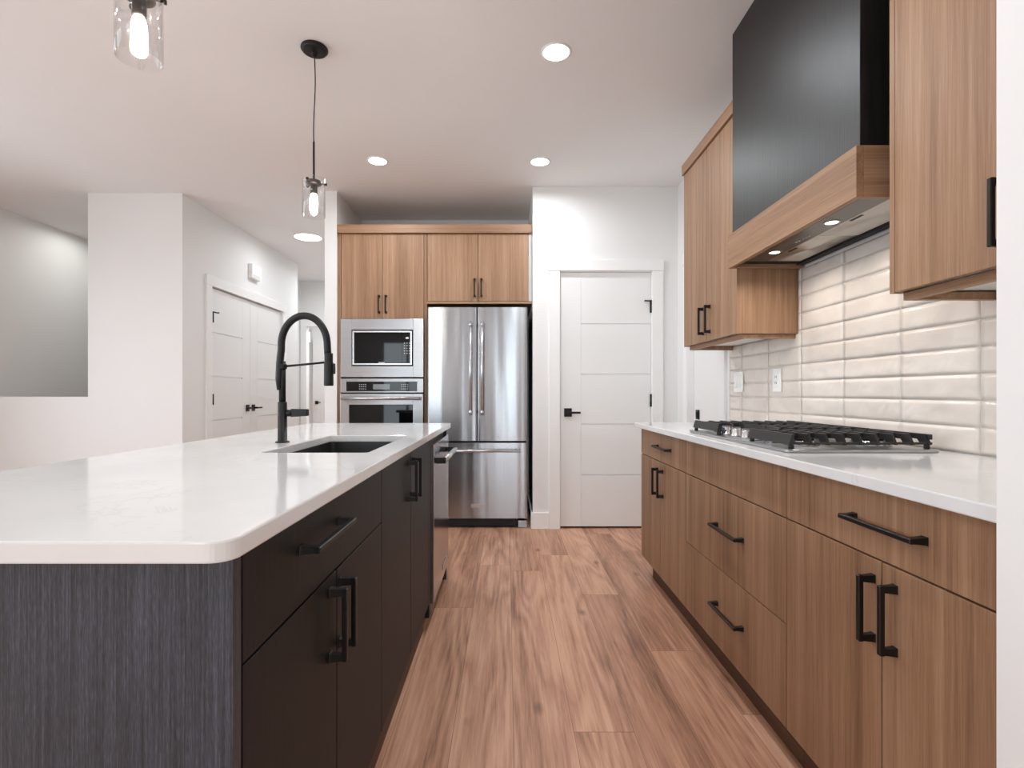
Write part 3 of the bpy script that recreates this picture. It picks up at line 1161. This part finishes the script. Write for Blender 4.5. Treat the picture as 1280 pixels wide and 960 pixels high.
link('control_strip', MB().box(1.0745, 1.168, HY0 + 0.0445, HY1 - 0.0585, iz + 0.001, iz + 0.014, 0.002), M['steel_dark'], hd)
for (a, b) in ((HY0 + 0.045, 1.990), (1.995, HY1 - 0.059)):
    f = link('filter', MB().box(1.170, 1.322, a, b, iz + 0.003, iz + 0.014, 0.002), M['filter'], hd)
    link('filter_latch', MB().box(1.178, 1.188, (a + b) / 2 - 0.03, (a + b) / 2 + 0.03, iz + 0.0012, iz + 0.0028), M['darkgap'], f, label='dark slot latch')
for yy in (2.22, 1.83):
    mb = MB().lathe([(0.027, 0.0), (0.027, 0.003), (0.02, 0.0035), (0.02, 0.0005)], (1.125, yy, iz - 0.0018), 24, cap=False)
    lp = link('lamp', mb, M['chrome'], hd)
    link('lens', MB().lathe([(0.0195, 0.0), (0.0195, 0.0012)], (1.125, yy, iz - 0.0004), 24), M['lamp'], lp, label='glowing lamp lens')
    al = area_light('hood_lamp_light', (1.125, yy, iz - 0.006), (0, 0, 0), 0.035, 0.035, P_HOOD, (1.0, 0.93, 0.85), 'DISK', 150)
for i in range(5):
    link('button', MB().lathe([(0.0055, 0.0), (0.0055, 0.0022)], (1.135, 1.985 + 0.022 * i, iz - 0.0008), 12), M['chrome'], hd)

# ================================================================== tall cabinets in the alcove
YF = 4.35
t = thing('oven_cabinet', 'tall teak cabinet holding the built-in microwave and wall oven', 'cabinet', (-1.03, 4.7, 0))
for a, b in ((-1.3955, -1.3685), (-0.684, -0.6615)):
    link('side_panel', MB().box(a, b, YF, 5.055, 0, 2.4015), M['wood'], t)
mb = MB()
mb.box(-1.368, -0.6845, YF + 0.021, 5.04, 2.383, 2.4015)
mb.box(-1.368, -0.6845, YF + 0.021, 5.04, 1.700, 1.716)
mb.box(-1.368, -0.6845, YF + 0.12, 5.04, 1.204, 1.214)
mb.box(-1.368, -0.6845, YF + 0.021, 5.04, 0.47, 0.486)
mb.box(-1.368, -0.6845, 5.04, 5.055, 0.11, 2.4015)
mb.box(-1.368, -0.6845, YF + 0.021, 5.04, 0.11, 0.128)
link('shelves', mb, M['cabin'], t)
d = box_part('door', M['wood'], t, (-1.3645, -1.0298, YF, YF + 0.02, 1.7, 2.400), 0.001)
pull(d, (-1.0298 - 0.026, YF, 1.818), 'Z', 0.148, (0, -1, 0), 0.034)
d = box_part('door', M['wood'], t, (-1.0266, -0.6880, YF, YF + 0.02, 1.7, 2.400), 0.001)
pull(d, (-1.0266 + 0.028, YF, 1.818), 'Z', 0.148, (0, -1, 0), 0.034)
d = box_part('drawer', M['wood'], t, (-1.3665, -0.6855, YF, YF + 0.02, 0.115, 0.468), 0.001)
pull(d, (-1.026, YF, 0.38), 'X', 0.235, (0, -1, 0), 0.034)
link('toe_kick', MB().box(-1.368, -0.6845, YF + 0.06, YF + 0.078, 0, 0.109), M['toe'], t)

t = thing('fridge_cabinet', 'teak two-door cabinet above the stainless refrigerator', 'cabinet', (-0.23, 4.7, 1.824))
mb = MB()
mb.box(-0.660, -0.642, YF + 0.021, 5.055, 1.845, 2.4015)
mb.box(0.156, 0.174, YF + 0.021, 5.055, 1.845, 2.4015)
mb.box(-0.642, 0.156, YF + 0.021, 5.055, 2.383, 2.4015)
mb.box(-0.642, 0.156, 5.04, 5.055, 1.845, 2.383)
link('carcass', mb, M['cabin'], t)
link('bottom_panel', MB().box(-0.6605, 0.2035, YF, 5.055, 1.824, 1.8425), M['wood_x'], t)
d = box_part('door', M['wood'], t, (-0.6570, -0.2436, YF, YF + 0.02, 1.845, 2.400), 0.001)
pull(d, (-0.2436 - 0.026, YF, 1.955), 'Z', 0.148, (0, -1, 0), 0.034)
d = box_part('door', M['wood'], t, (-0.2404, 0.173, YF, YF + 0.02, 1.845, 2.400), 0.001)
pull(d, (-0.2404 + 0.027, YF, 1.955), 'Z', 0.148, (0, -1, 0), 0.034)
link('filler_strip', MB().box(0.1755, 0.2035, YF + 0.004, YF + 0.02, 1.845, 2.400), M['filler'], t, label='pale grey filler strip')
o = MB().box(-1.3955, 0.2035, YF - 0.022, 5.055, 2.4025, 2.471, 0.001)
single('crown_moulding', o, M['wood_x'], 'flat teak crown board across the top of the tall cabinets', 'moulding', (-0.6, 4.34, 2.4025))

# ------------------------------------------------------------------ microwave
YM = YF - 0.004
mw = thing('microwave', 'built-in microwave with a wide stainless trim frame above the wall oven', 'microwave', (-1.026, YM, 1.215))
mb = MB()
x0, x1, z0, z1 = -1.3655, -0.6865, 1.2185, 1.697
a0, a1, b0, b1 = -1.276, -0.771, 1.309, 1.607
mb.box(x0, a0, YM - 0.016, YM + 0.01, z0, z1, 0.002)
mb.box(a1, x1, YM - 0.016, YM + 0.01, z0, z1, 0.002)
mb.box(a0, a1, YM - 0.016, YM + 0.01, z0, b0, 0.002)
mb.box(a0, a1, YM - 0.016, YM + 0.01, b1, z1, 0.002)
link('trim_frame', mb, M['steel_x'], mw)
link('body', MB().box(a0 - 0.02, a1 + 0.02, YM + 0.012, YM + 0.45, b0 - 0.02, b1 + 0.02), M['darkgap'], mw)
mb = MB()
i_ = 0.009
q = 0.014
mb.box(a0 + i_, a0 + i_ + q, YM - 0.022, YM + 0.01, b0 + i_, b1 - i_, 0.002)
mb.box(a1 - i_ - q, a1 - i_, YM - 0.022, YM + 0.01, b0 + i_, b1 - i_, 0.002)
mb.box(a0 + i_ + q, a1 - i_ - q, YM - 0.022, YM + 0.01, b0 + i_, b0 + i_ + q, 0.002)
mb.box(a0 + i_ + q, a1 - i_ - q, YM - 0.022, YM + 0.01, b1 - i_ - q, b1 - i_, 0.002)
link('inner_frame', mb, M['chrome'], mw, label='bright inner frame')
XS = -0.861
dr = link('door', MB().box(a0 + i_ + q + 0.0005, XS - 0.001, YM - 0.018, YM + 0.01, b0 + i_ + q + 0.0005, b1 - i_ - q - 0.0005), M['blackglass'], mw, label='black glass door')
cp = link('control_panel', MB().box(XS + 0.001, a1 - i_ - q - 0.0005, YM - 0.018, YM + 0.01, b0 + i_ + q + 0.0005, b1 - i_ - q - 0.0005), M['blackglass'], mw, label='black glass control panel')
link('display', MB().box(-0.832, -0.808, YM - 0.0188, YM - 0.0182, 1.532, 1.547), M['grey_key'], cp)
mb = MB()
for r_ in range(5):
    for c_ in range(3):
        mb.box(-0.846 + 0.021 * c_, -0.838 + 0.021 * c_, YM - 0.0188, YM - 0.0182, 1.41 + 0.021 * r_, 1.416 + 0.021 * r_)
link('keypad', mb, M['grey_key'], cp)
link('nameplate', MB().box(-1.055, -1.005, YM - 0.0188, YM - 0.0182, 1.334, 1.341), M['grey_key'], dr)

# ------------------------------------------------------------------ wall oven
ov = thing('wall_oven', 'stainless wall oven below the microwave, half hidden behind the island', 'oven', (-1.026, YM, 0.488))
link('body', MB().box(-1.35, -0.70, YM + 0.012, YM + 0.6, 0.49, 1.2), M['darkgap'], ov)
cp = link('control_panel', MB().box(-1.3655, -0.6865, YM - 0.02, YM + 0.01, 1.091, 1.2075, 0.003), M['steel_x'], ov)
cs = link('control_glass', MB().box(-1.318, -0.738, YM - 0.0225, YM - 0.0202, 1.103, 1.182, 0.001), M['blackglass'], cp, label='black glass control strip')
link('display', MB().box(-1.098, -0.962, YM - 0.0232, YM - 0.0227, 1.117, 1.161), M['display'], cp)
for kx in (-1.212, -0.868):
    mb = MB()
    for r_ in range(3):
        for c_ in range(4):
            mb.box(kx + 0.0165 * c_, kx + 0.007 + 0.0165 * c_, YM - 0.0232, YM - 0.0227, 1.119 + 0.018 * r_, 1.125 + 0.018 * r_)
    link('keypad', mb, M['grey_key'], cp)
mb = MB()
dx0, dx1, dz0, dz1 = -1.3655, -0.6865, 0.500, 1.082
wx0, wx1, wz0, wz1 = -1.292, -0.770, 0.62, 0.992
mb.box(dx0, wx0, YM - 0.03, YM + 0.01, dz0, dz1, 0.003)
mb.box(wx1, dx1, YM - 0.03, YM + 0.01, dz0, dz1, 0.003)
mb.box(wx0, wx1, YM - 0.03, YM + 0.01, dz0, wz0, 0.003)
mb.box(wx0, wx1, YM - 0.03, YM + 0.01, wz1, dz1, 0.003)
dr = link('door', mb, M['steel_x'], ov)
link('window', MB().box(wx0 + 0.0005, wx1 - 0.0005, YM - 0.026, YM + 0.008, wz0 + 0.0005, wz1 - 0.0005), M['blackglass'], dr, label='black glass oven window')
mb = MB()
mb.cyl((-1.345, YM - 0.075, 1.046), (-0.707, YM - 0.075, 1.046), 0.013, 16)
for xx in (-1.315, -0.737):
    mb.cyl((xx, YM - 0.0305, 1.046), (xx, YM - 0.07, 1.046), 0.009, 12)
link('handle', mb, M['chrome'], dr, label='round steel bar handle')

# ------------------------------------------------------------------ refrigerator
rf = thing('refrigerator', 'stainless french-door refrigerator with bottom freezer beside the white pantry door', 'refrigerator', (-0.238, 4.6, 0))
FX0, FX1 = -0.640, 0.163
YR = 4.24
link('body', MB().box(FX0 + 0.008, FX1 - 0.008, YR + 0.068, 4.99, 0.07, 1.765, 0.004), M['darkgap'], rf, label='dark cabinet body')


def bowed_front(x0, x1, z0, z1, y, depth, bow=0.004):
    mb = MB()
    n = 14
    lo = []
    pts = []
    rr = 0.012
    for k_ in range(5):
        a = R(90 * k_ / 4)
        pts.append((x0 + rr - rr * math.cos(a), y + rr - rr * math.sin(a)))
    for k_ in range(1, n):
        s = k_ / n
        pts.append((x0 + rr + (x1 - x0 - 2 * rr) * s, y - bow * 4 * s * (1 - s)))
    for k_ in range(5):
        a = R(90 - 90 * k_ / 4)
        pts.append((x1 - rr + rr * math.cos(a), y + rr - rr * math.sin(a)))
    pts += [(x1, y + depth), (x0, y + depth)]
    mb.prism(pts, 'Z', z0, z1)
    return mb


xm = -0.2415
doors = []
for a, b in ((FX0, xm - 0.002), (xm + 0.002, FX1)):
    doors.append(link('door', bowed_front(a, b, 0.704, 1.777, YR, 0.06), M['steel'], rf))
fz = link('freezer_drawer', bowed_front(FX0, FX1, 0.082, 0.688, YR, 0.06), M['steel'], rf)


def bar_handle_z(parent, x, z0, z1):
    mb = MB()
    y = YR - 0.058
    mb.cyl((x, y, z0), (x, y, z1), 0.0115, 16)
    for zz in (z0 + 0.022, z1 - 0.022):
        mb.cyl((x, YR + 0.002, zz), (x, y, zz), 0.0095, 12)
        mb.lathe([(0.0135, -0.011), (0.0145, -0.009), (0.0145, 0.009), (0.0135, 0.011)], (x, y, zz), 16)
    link('handle', mb, M['chrome'], parent, label='polished steel bar handle')


bar_handle_z(doors[0], -0.2905, 0.915, 1.655)
bar_handle_z(doors[1], -0.1995, 0.915, 1.655)
mb = MB()
y = YR - 0.058
mb.cyl((-0.585, y, 0.629), (0.108, y, 0.629), 0.0115, 16)
for xx in (-0.56, 0.083):
    mb.cyl((xx, YR + 0.002, 0.629), (xx, y, 0.629), 0.0095, 12)
link('handle', mb, M['chrome'], fz, label='polished steel bar handle')
bd = link('badge', MB().box(-0.290, -0.178, YR - 0.0085, YR - 0.0035, 0.168, 0.200, 0.001), M['chrome'], fz, label='small steel badge')
mb = MB()
link('toe_grille', MB().box(FX0 + 0.01, FX1 - 0.085, YR + 0.03, YR + 0.066, 0.012, 0.074, 0.003), M['darkgap'], rf)
for xx in (FX0 + 0.005, FX1 - 0.077):
    link('foot_cover', MB().box(xx, xx + 0.075, YR + 0.018, YR + 0.066, 0.0005, 0.06, 0.004), M['steel_x'], rf, label='grey hinge foot cover')

# ================================================================== island
IXD = -0.358
IB = -1.135


def front(t, name, y0, y1, z0, z1):
    return box_part(name, M['black_front'], t, (IXD - FR, IXD, y0 + G, y1 - G, z0, z1), 0.001)


t = thing('island_cabinet', 'charcoal island cabinet nearest the viewer, one drawer over two doors and a textured end panel', 'cabinet', (-0.75, 1.1, 0), 'charcoal island cabinets')
link('end_panel', MB().box(IB, IXD, 0.690, 0.711, 0.0005, 0.8825, 0.0008), M['black_wood_daylit'], t, label='black end panel with fine vertical grain')
base_carcass(t, 0.7115, 1.5045, IXD - FR - 0.001, IB + 0.02, mat='darkgap', sgn=-1)
link('toe_kick', MB().box(-0.403, -0.385, 0.7115, 1.5045, 0.0005, 0.1145), M['toe'], t)
link('back_panel', MB().box(IB, IB + 0.019, 0.7115, 1.5045, 0.0005, 0.8825), M['black_wood_daylit'], t)
d = front(t, 'drawer', 0.713, 1.505, 0.7206 + G, 0.878)
pull(d, (IXD, 1.02, 0.818), 'Y', 0.222, (1, 0, 0))
d = front(t, 'door', 0.713, 1.109, 0.122, 0.7206 - G)
pull(d, (IXD, 1.066, 0.622), 'Z', 0.146, (1, 0, 0))
d = front(t, 'door', 1.109, 1.505, 0.122, 0.7206 - G)
pull(d, (IXD, 1.130, 0.622), 'Z', 0.146, (1, 0, 0))

t = thing('island_cabinet', 'charcoal island cabinet under the sink, two full-height doors beside the dishwasher', 'cabinet', (-0.75, 1.96, 0), 'charcoal island cabinets')
base_carcass(t, 1.5055, 2.4105, IXD - FR - 0.001, IB + 0.02, mat='darkgap', sgn=-1, top=False)
link('toe_kick', MB().box(-0.403, -0.385, 1.5055, 2.4105, 0.0005, 0.1145), M['toe'], t)
link('back_panel', MB().box(IB, IB + 0.019, 1.5055, 2.4105, 0.0005, 0.8825), M['black_wood_daylit'], t)
d = front(t, 'door', 1.505, 1.958, 0.122, 0.878)
pull(d, (IXD, 1.905, 0.772), 'Z', 0.146, (1, 0, 0))
d = front(t, 'door', 1.958, 2.411, 0.122, 0.878)
pull(d, (IXD, 1.995, 0.772), 'Z', 0.146, (1, 0, 0))
link('filler_panel', MB().box(IXD - FR, IXD, 2.4125, 2.462, 0.06, 0.8825, 0.001), M['black_front'], t)

t = thing('island_end_panel', 'charcoal end panel of the island beyond the dishwasher', 'panel', (-0.74, 3.09, 0))
link('panel', MB().box(IB, IXD + 0.003, 3.080, 3.100, 0.0005, 0.8825), M['black_wood_daylit'], t)
link('back_panel', MB().box(IB, IB + 0.019, 2.4115, 3.0795, 0.0005, 0.8825), M['black_wood_daylit'], t)

SX0, SX1, SY0, SY1 = -0.742, -0.421, 1.585, 2.225
o = slab(rrect(-1.163, -0.335, 0.636, 3.134, [0.02, 0.03, 0.004, 0.02], 8), CB, CT, rrect(SX0, SX1, SY0, SY1, 0.012, 4), 0.003)
single('countertop', o, M['quartz'], 'white quartz island countertop with a cut-out for the black sink', 'countertop', (-0.75, 1.88, CB))

# ------------------------------------------------------------------ sink
sk = thing('sink', 'black undermount sink set into the white island countertop', 'sink', (-0.58, 1.9, 0.66))
wl = 0.005
a0, a1, b0, b1 = SX0 - 0.004, SX1 + 0.004, SY0 - 0.004, SY1 + 0.004
zt_, zb_ = CB - 0.0005, 0.68
outer = rrect(a0 - wl, a1 + wl, b0 - wl, b1 + wl, 0.02, 5)
inner = rrect(a0, a1, b0, b1, 0.016, 5)
innb = rrect(a0 + 0.012, a1 - 0.012, b0 + 0.012, b1 - 0.012, 0.022, 5)
cx_, cy_ = (a0 + a1) / 2, (b0 + b1) / 2
mb = MB()
bm = bmesh.new()
def rg(pts, z):
    return [bm.verts.new((p[0], p[1], z)) for p in pts]
R0, R1, R2, R3 = rg(outer, zb_ - wl), rg(outer, zt_), rg(inner, zt_), rg(innb, zb_)
for ra, rb_ in ((R0, R1), (R1, R2), (R2, R3)):
    for i in range(len(ra)):
        j = (i + 1) % len(ra)
        bm.faces.new((ra[i], ra[j], rb_[j], rb_[i]))
bm.faces.new(R3)
bm.faces.new(R0[::-1])
bmesh.ops.recalc_face_normals(bm, faces=bm.faces[:])
mb._take(bm)
link('basin', mb, M['sink'], sk)
link('drain', MB().lathe([(0.042, 0.0003), (0.042, 0.003), (0.034, 0.004), (0.02, 0.002), (0.004, 0.002)], (cx_ - 0.05, cy_, zb_), 24), M['chrome'], sk, label='steel drain')

# ------------------------------------------------------------------ faucet
fc = thing('faucet', 'tall matte black arched kitchen faucet standing beside the island sink', 'faucet', (-0.8136, 1.911, CT))
FX, FY = -0.8136, 1.911
mb = MB()
mb.lathe([(0.024, 0.0003), (0.024, 0.003), (0.0225, 0.0045), (0.016, 0.005), (0.0158, 0.144), (0.0150, 0.146), (0.0128, 0.1465)], (FX, FY, CT), 28)
link('base', mb, M['black'], fc)
mb = MB()
mb.cyl((FX, FY, CT + 0.1467), (FX, FY, 1.204), 0.0118, 20)
mb.lathe([(0.0150, 0), (0.0158, 0.004), (0.0158, 0.014), (0.0150, 0.018)], (FX, FY, 1.176), 20)
link('column', mb, M['black'], fc)
# hose arc
HX_ = 0.0838 * 2 * 1.0
pts = []
r0x = (0.1665) / 2
cxh = FX - 0.004 + r0x
for k_ in range(5):
    pts.append((FX - 0.008 + 0.004 * min(1, k_ / 2), FY, 1.10 + 0.03 * k_ - 0.0))
pts = [(FX - 0.0075, FY - 0.006, 1.10), (FX - 0.010, FY - 0.006, 1.14), (FX - 0.0075, FY - 0.004, 1.20), (FX - 0.004, FY, 1.245)]
for k_ in range(1, 29):
    a = math.pi * (1 - k_ / 28)
    pts.append((cxh + r0x * math.cos(a), FY, 1.262 + 0.107 * math.sin(a)))
pts.append((cxh + r0x + 0.001, FY, 1.245))
pts.append((cxh + r0x + 0.002, FY, 1.228))
link('hose', MB().tube(pts, [0.009, 0.012] + [0.0128] * (len(pts) - 2), 18), M['black'], fc)
SXH = cxh + r0x + 0.002
mb = MB()
mb.lathe([(0.0135, 0.0), (0.0150, -0.002), (0.0150, -0.030), (0.0145, -0.032), (0.0160, -0.034), (0.0170, -0.114), (0.0160, -0.118), (0.012, -0.1185)], (SXH + 0.003, FY, 1.2335), 24)
sh = link('spray_head', mb, M['black'], fc)
mb = MB()
mb.box(SXH + 0.0185, SXH + 0.026, FY - 0.007, FY + 0.007, 1.158, 1.196, 0.002)
link('trigger', mb, M['black'], sh)
mb = MB()
mb.tube([(FX + 0.012, FY, 1.186), (SXH - 0.010, FY, 1.200)], 0.004, 10)
link('support_arm', mb, M['black'], fc)
mb = MB()
mb.cyl((FX + 0.0162, FY, 1.0165), (FX + 0.036, FY, 1.0165), 0.0125, 20)
mb.loft([[(FX + 0.034, FY - 0.010, 1.003), (FX + 0.034, FY + 0.010, 1.003), (FX + 0.034, FY + 0.010, 1.032), (FX + 0.034, FY - 0.010, 1.032)],
         [(FX + 0.09, FY - 0.009, 1.006), (FX + 0.09, FY + 0.009, 1.006), (FX + 0.09, FY + 0.009, 1.031), (FX + 0.09, FY - 0.009, 1.031)],
         [(FX + 0.094, FY - 0.007, 1.009), (FX + 0.094, FY + 0.007, 1.009), (FX + 0.094, FY + 0.007, 1.029), (FX + 0.094, FY - 0.007, 1.029)]])
link('lever', mb, M['black'], fc)

# ------------------------------------------------------------------ dishwasher
dw = thing('dishwasher', 'stainless dishwasher built into the far end of the island, facing the aisle', 'dishwasher', (-0.6, 2.77, 0))
DY0, DY1 = 2.467, 3.072
DX = -0.342
link('body', MB().box(-0.93, DX - 0.030, DY0 + 0.002, DY1 - 0.002, 0.10, 0.865), M['darkgap'], dw, label='black tub body')
link('door', MB().box(DX - 0.028, DX, DY0, DY1, 0.105, 0.848, 0.003), M['steel_dw'], dw)
dd = dw.children[-1]
mb = MB()
mb.cyl((-0.298, DY0 + 0.045, 0.768), (-0.298, DY1 - 0.045, 0.768), 0.013, 16)
link('handle', mb, M['chrome'], dd, label='polished steel bar handle')
for yy in (DY0 + 0.052, DY1 - 0.052):
    mb = MB().box(DX + 0.0005, -0.291, yy - 0.012, yy + 0.006, 0.753, 0.783, 0.004)
    link('handle_bracket', mb, M['darkgap'], dd, label='dark handle bracket')
link('badge', MB().box(DX + 0.0004, DX + 0.003, 2.80, 2.94, 0.150, 0.180, 0.001), M['chrome'], dd, label='small steel badge')
link('toe_kick', MB().box(-0.415, -0.395, DY0 + 0.002, DY1 - 0.002, 0.0005, 0.099), M['darkgap'], dw)

# ================================================================== lights
def pendant(x, y, label):
    p = thing('pendant_light', label, 'pendant light', (x, y, H), 'glass pendants over the island')
    mb = MB().lathe([(0.0605, -0.0004), (0.0625, -0.004), (0.0625, -0.010), (0.058, -0.014), (0.056, -0.018), (0.048, -0.0225), (0.02, -0.024), (0.012, -0.026), (0.010, -0.040), (0.004, -0.042)], (x, y, H), 48, smooth=False)
    link('canopy', mb, M['black'], p)
    pts = []
    for k_ in range(13):
        s = k_ / 12
        pts.append((x + 0.004 * math.sin(s * 5.5), y, H - 0.040 - s * 0.415))
    link('cord', MB().tube(pts, 0.0028, 8), M['black'], p)
    ex = pts[-1][0]
    link('rod', MB().cyl((ex, y, 2.292), (ex, y, 2.105), 0.0052, 12), M['bronze'], p)
    cx_ = ex
    mb = MB().lathe([(0.010, 2.106), (0.034, 2.104), (0.036, 2.098), (0.036, 2.090), (0.030, 2.086), (0.012, 2.085)], (cx_, y, 0), 32)
    for a_ in (0, 120, 240):
        dxx, dyy = math.cos(R(a_ + 20)), math.sin(R(a_ + 20))
        mb.cyl((cx_ + 0.034 * dxx, y + 0.034 * dyy, 2.095), (cx_ + 0.058 * dxx, y + 0.058 * dyy, 2.095), 0.0035, 10)
        mb.cyl((cx_ + 0.0535 * dxx, y + 0.0535 * dyy, 2.095), (cx_ + 0.060 * dxx, y + 0.060 * dyy, 2.095), 0.007, 12)
    link('shade_holder', mb, M['bronze'], p)
    link('socket', MB().lathe([(0.012, 2.0848), (0.0165, 2.083), (0.0165, 2.045), (0.014, 2.042)], (cx_, y, 0), 24), M['bronze'], p)
    # clear glass cylinder, open at both ends
    mb = MB().lathe([(0.0505, 1.934), (0.0520, 1.9345), (0.0520, 2.1135), (0.0505, 2.114), (0.0490, 2.1135), (0.0490, 1.9345)], (cx_, y, 0), 48, cap=False)
    link('glass_shade', mb, M['glass'], p, label='clear glass cylinder shade')
    mb = MB().lathe([(0.010, 2.0418), (0.0145, 2.034), (0.0175, 2.02), (0.0180, 2.00), (0.0170, 1.965), (0.0125, 1.948), (0.004, 1.941)], (cx_, y, 0), 20)
    link('bulb', mb, M['bulb'], p, label='glowing clear tubular bulb')


pendant(-0.924, 2.531, 'clear glass pendant with black canopy and cord hanging before the oven wall')
pendant(-0.930, 1.338, 'nearer clear glass pendant, cut off by the top edge of the view')


def downlight(x, y, label, seen=True, power=1.0, r=0.062, name='recessed_light', group='round recessed ceiling lights', color=(0.90, 0.955, 1.0)):
    if seen:
        p = thing(name, label, 'ceiling light', (x, y, H), group)
        link('trim_ring', MB().lathe([(r + 0.013, -0.0004), (r + 0.013, -0.003), (r + 0.007, -0.0055), (r + 0.001, -0.004), (r + 0.001, -0.0004)], (x, y, H), 40, cap=False), M['trim'], p)
        link('lens', MB().lathe([(r, -0.0006), (r, -0.003)], (x, y, H), 40), M['can'], p, label='glowing round lens')
    area_light('downlight_or_fill_light', (x, y, H - 0.008), (0, 0, 0), r * 1.7, r * 1.7, P_CAN * power, color, 'DISK', 170)


downlight(0.237, 2.561, 'round recessed ceiling light nearest the black hood, largest of the three')
downlight(-0.923, 3.762, 'round recessed light in the ceiling in front of the wall oven')
downlight(0.2345, 3.775, 'round recessed light in the ceiling near the pantry door wall')
downlight(-2.1165, 5.61, 'wide round light in the hallway ceiling left of the tall cabinets', True, 0.5, 0.135, 'flush_ceiling_light', None)
# unseen fill lamps added above and behind the viewer; first continues the row
for x, y in ((0.237, 1.34), (-2.3, 1.4), (-3.5, 1.4), (-2.3, -0.6), (-3.5, -0.6), (-1.0, -1.6), (-2.3, -2.4)):
    downlight(x, y, '', False)
downlight(-2.3, 8.8, '', False, 3.5)  # unseen lamp added to brighten the entry behind the far doorway
downlight(-2.1, 7.1, '', False, 1.3)  # unseen lamp added to brighten the hall end
downlight(-4.0, 5.4, '', False, 0.6, 0.5, color=(1.0, 0.985, 0.95))  # wide hidden lamp added to lighten the stairwell wall

# door chime on the hall wall
t = thing('door_chime', 'small white door chime box high on the hall wall above the double doors', 'door chime', (HX, 5.58, 2.36))
link('cover', MB().box(HX + 0.0005, HX + 0.045, 5.48, 5.68, 2.285, 2.435, 0.006), M['plate'], t)
mb = MB()
for k_ in range(5):
    mb.box(HX + 0.0455, HX + 0.0465, 5.50, 5.66, 2.295 + 0.008 * k_, 2.298 + 0.008 * k_)
link('shade_lines', mb, M['filler'], t)  # grey lines painting the shade on the lower part of the box
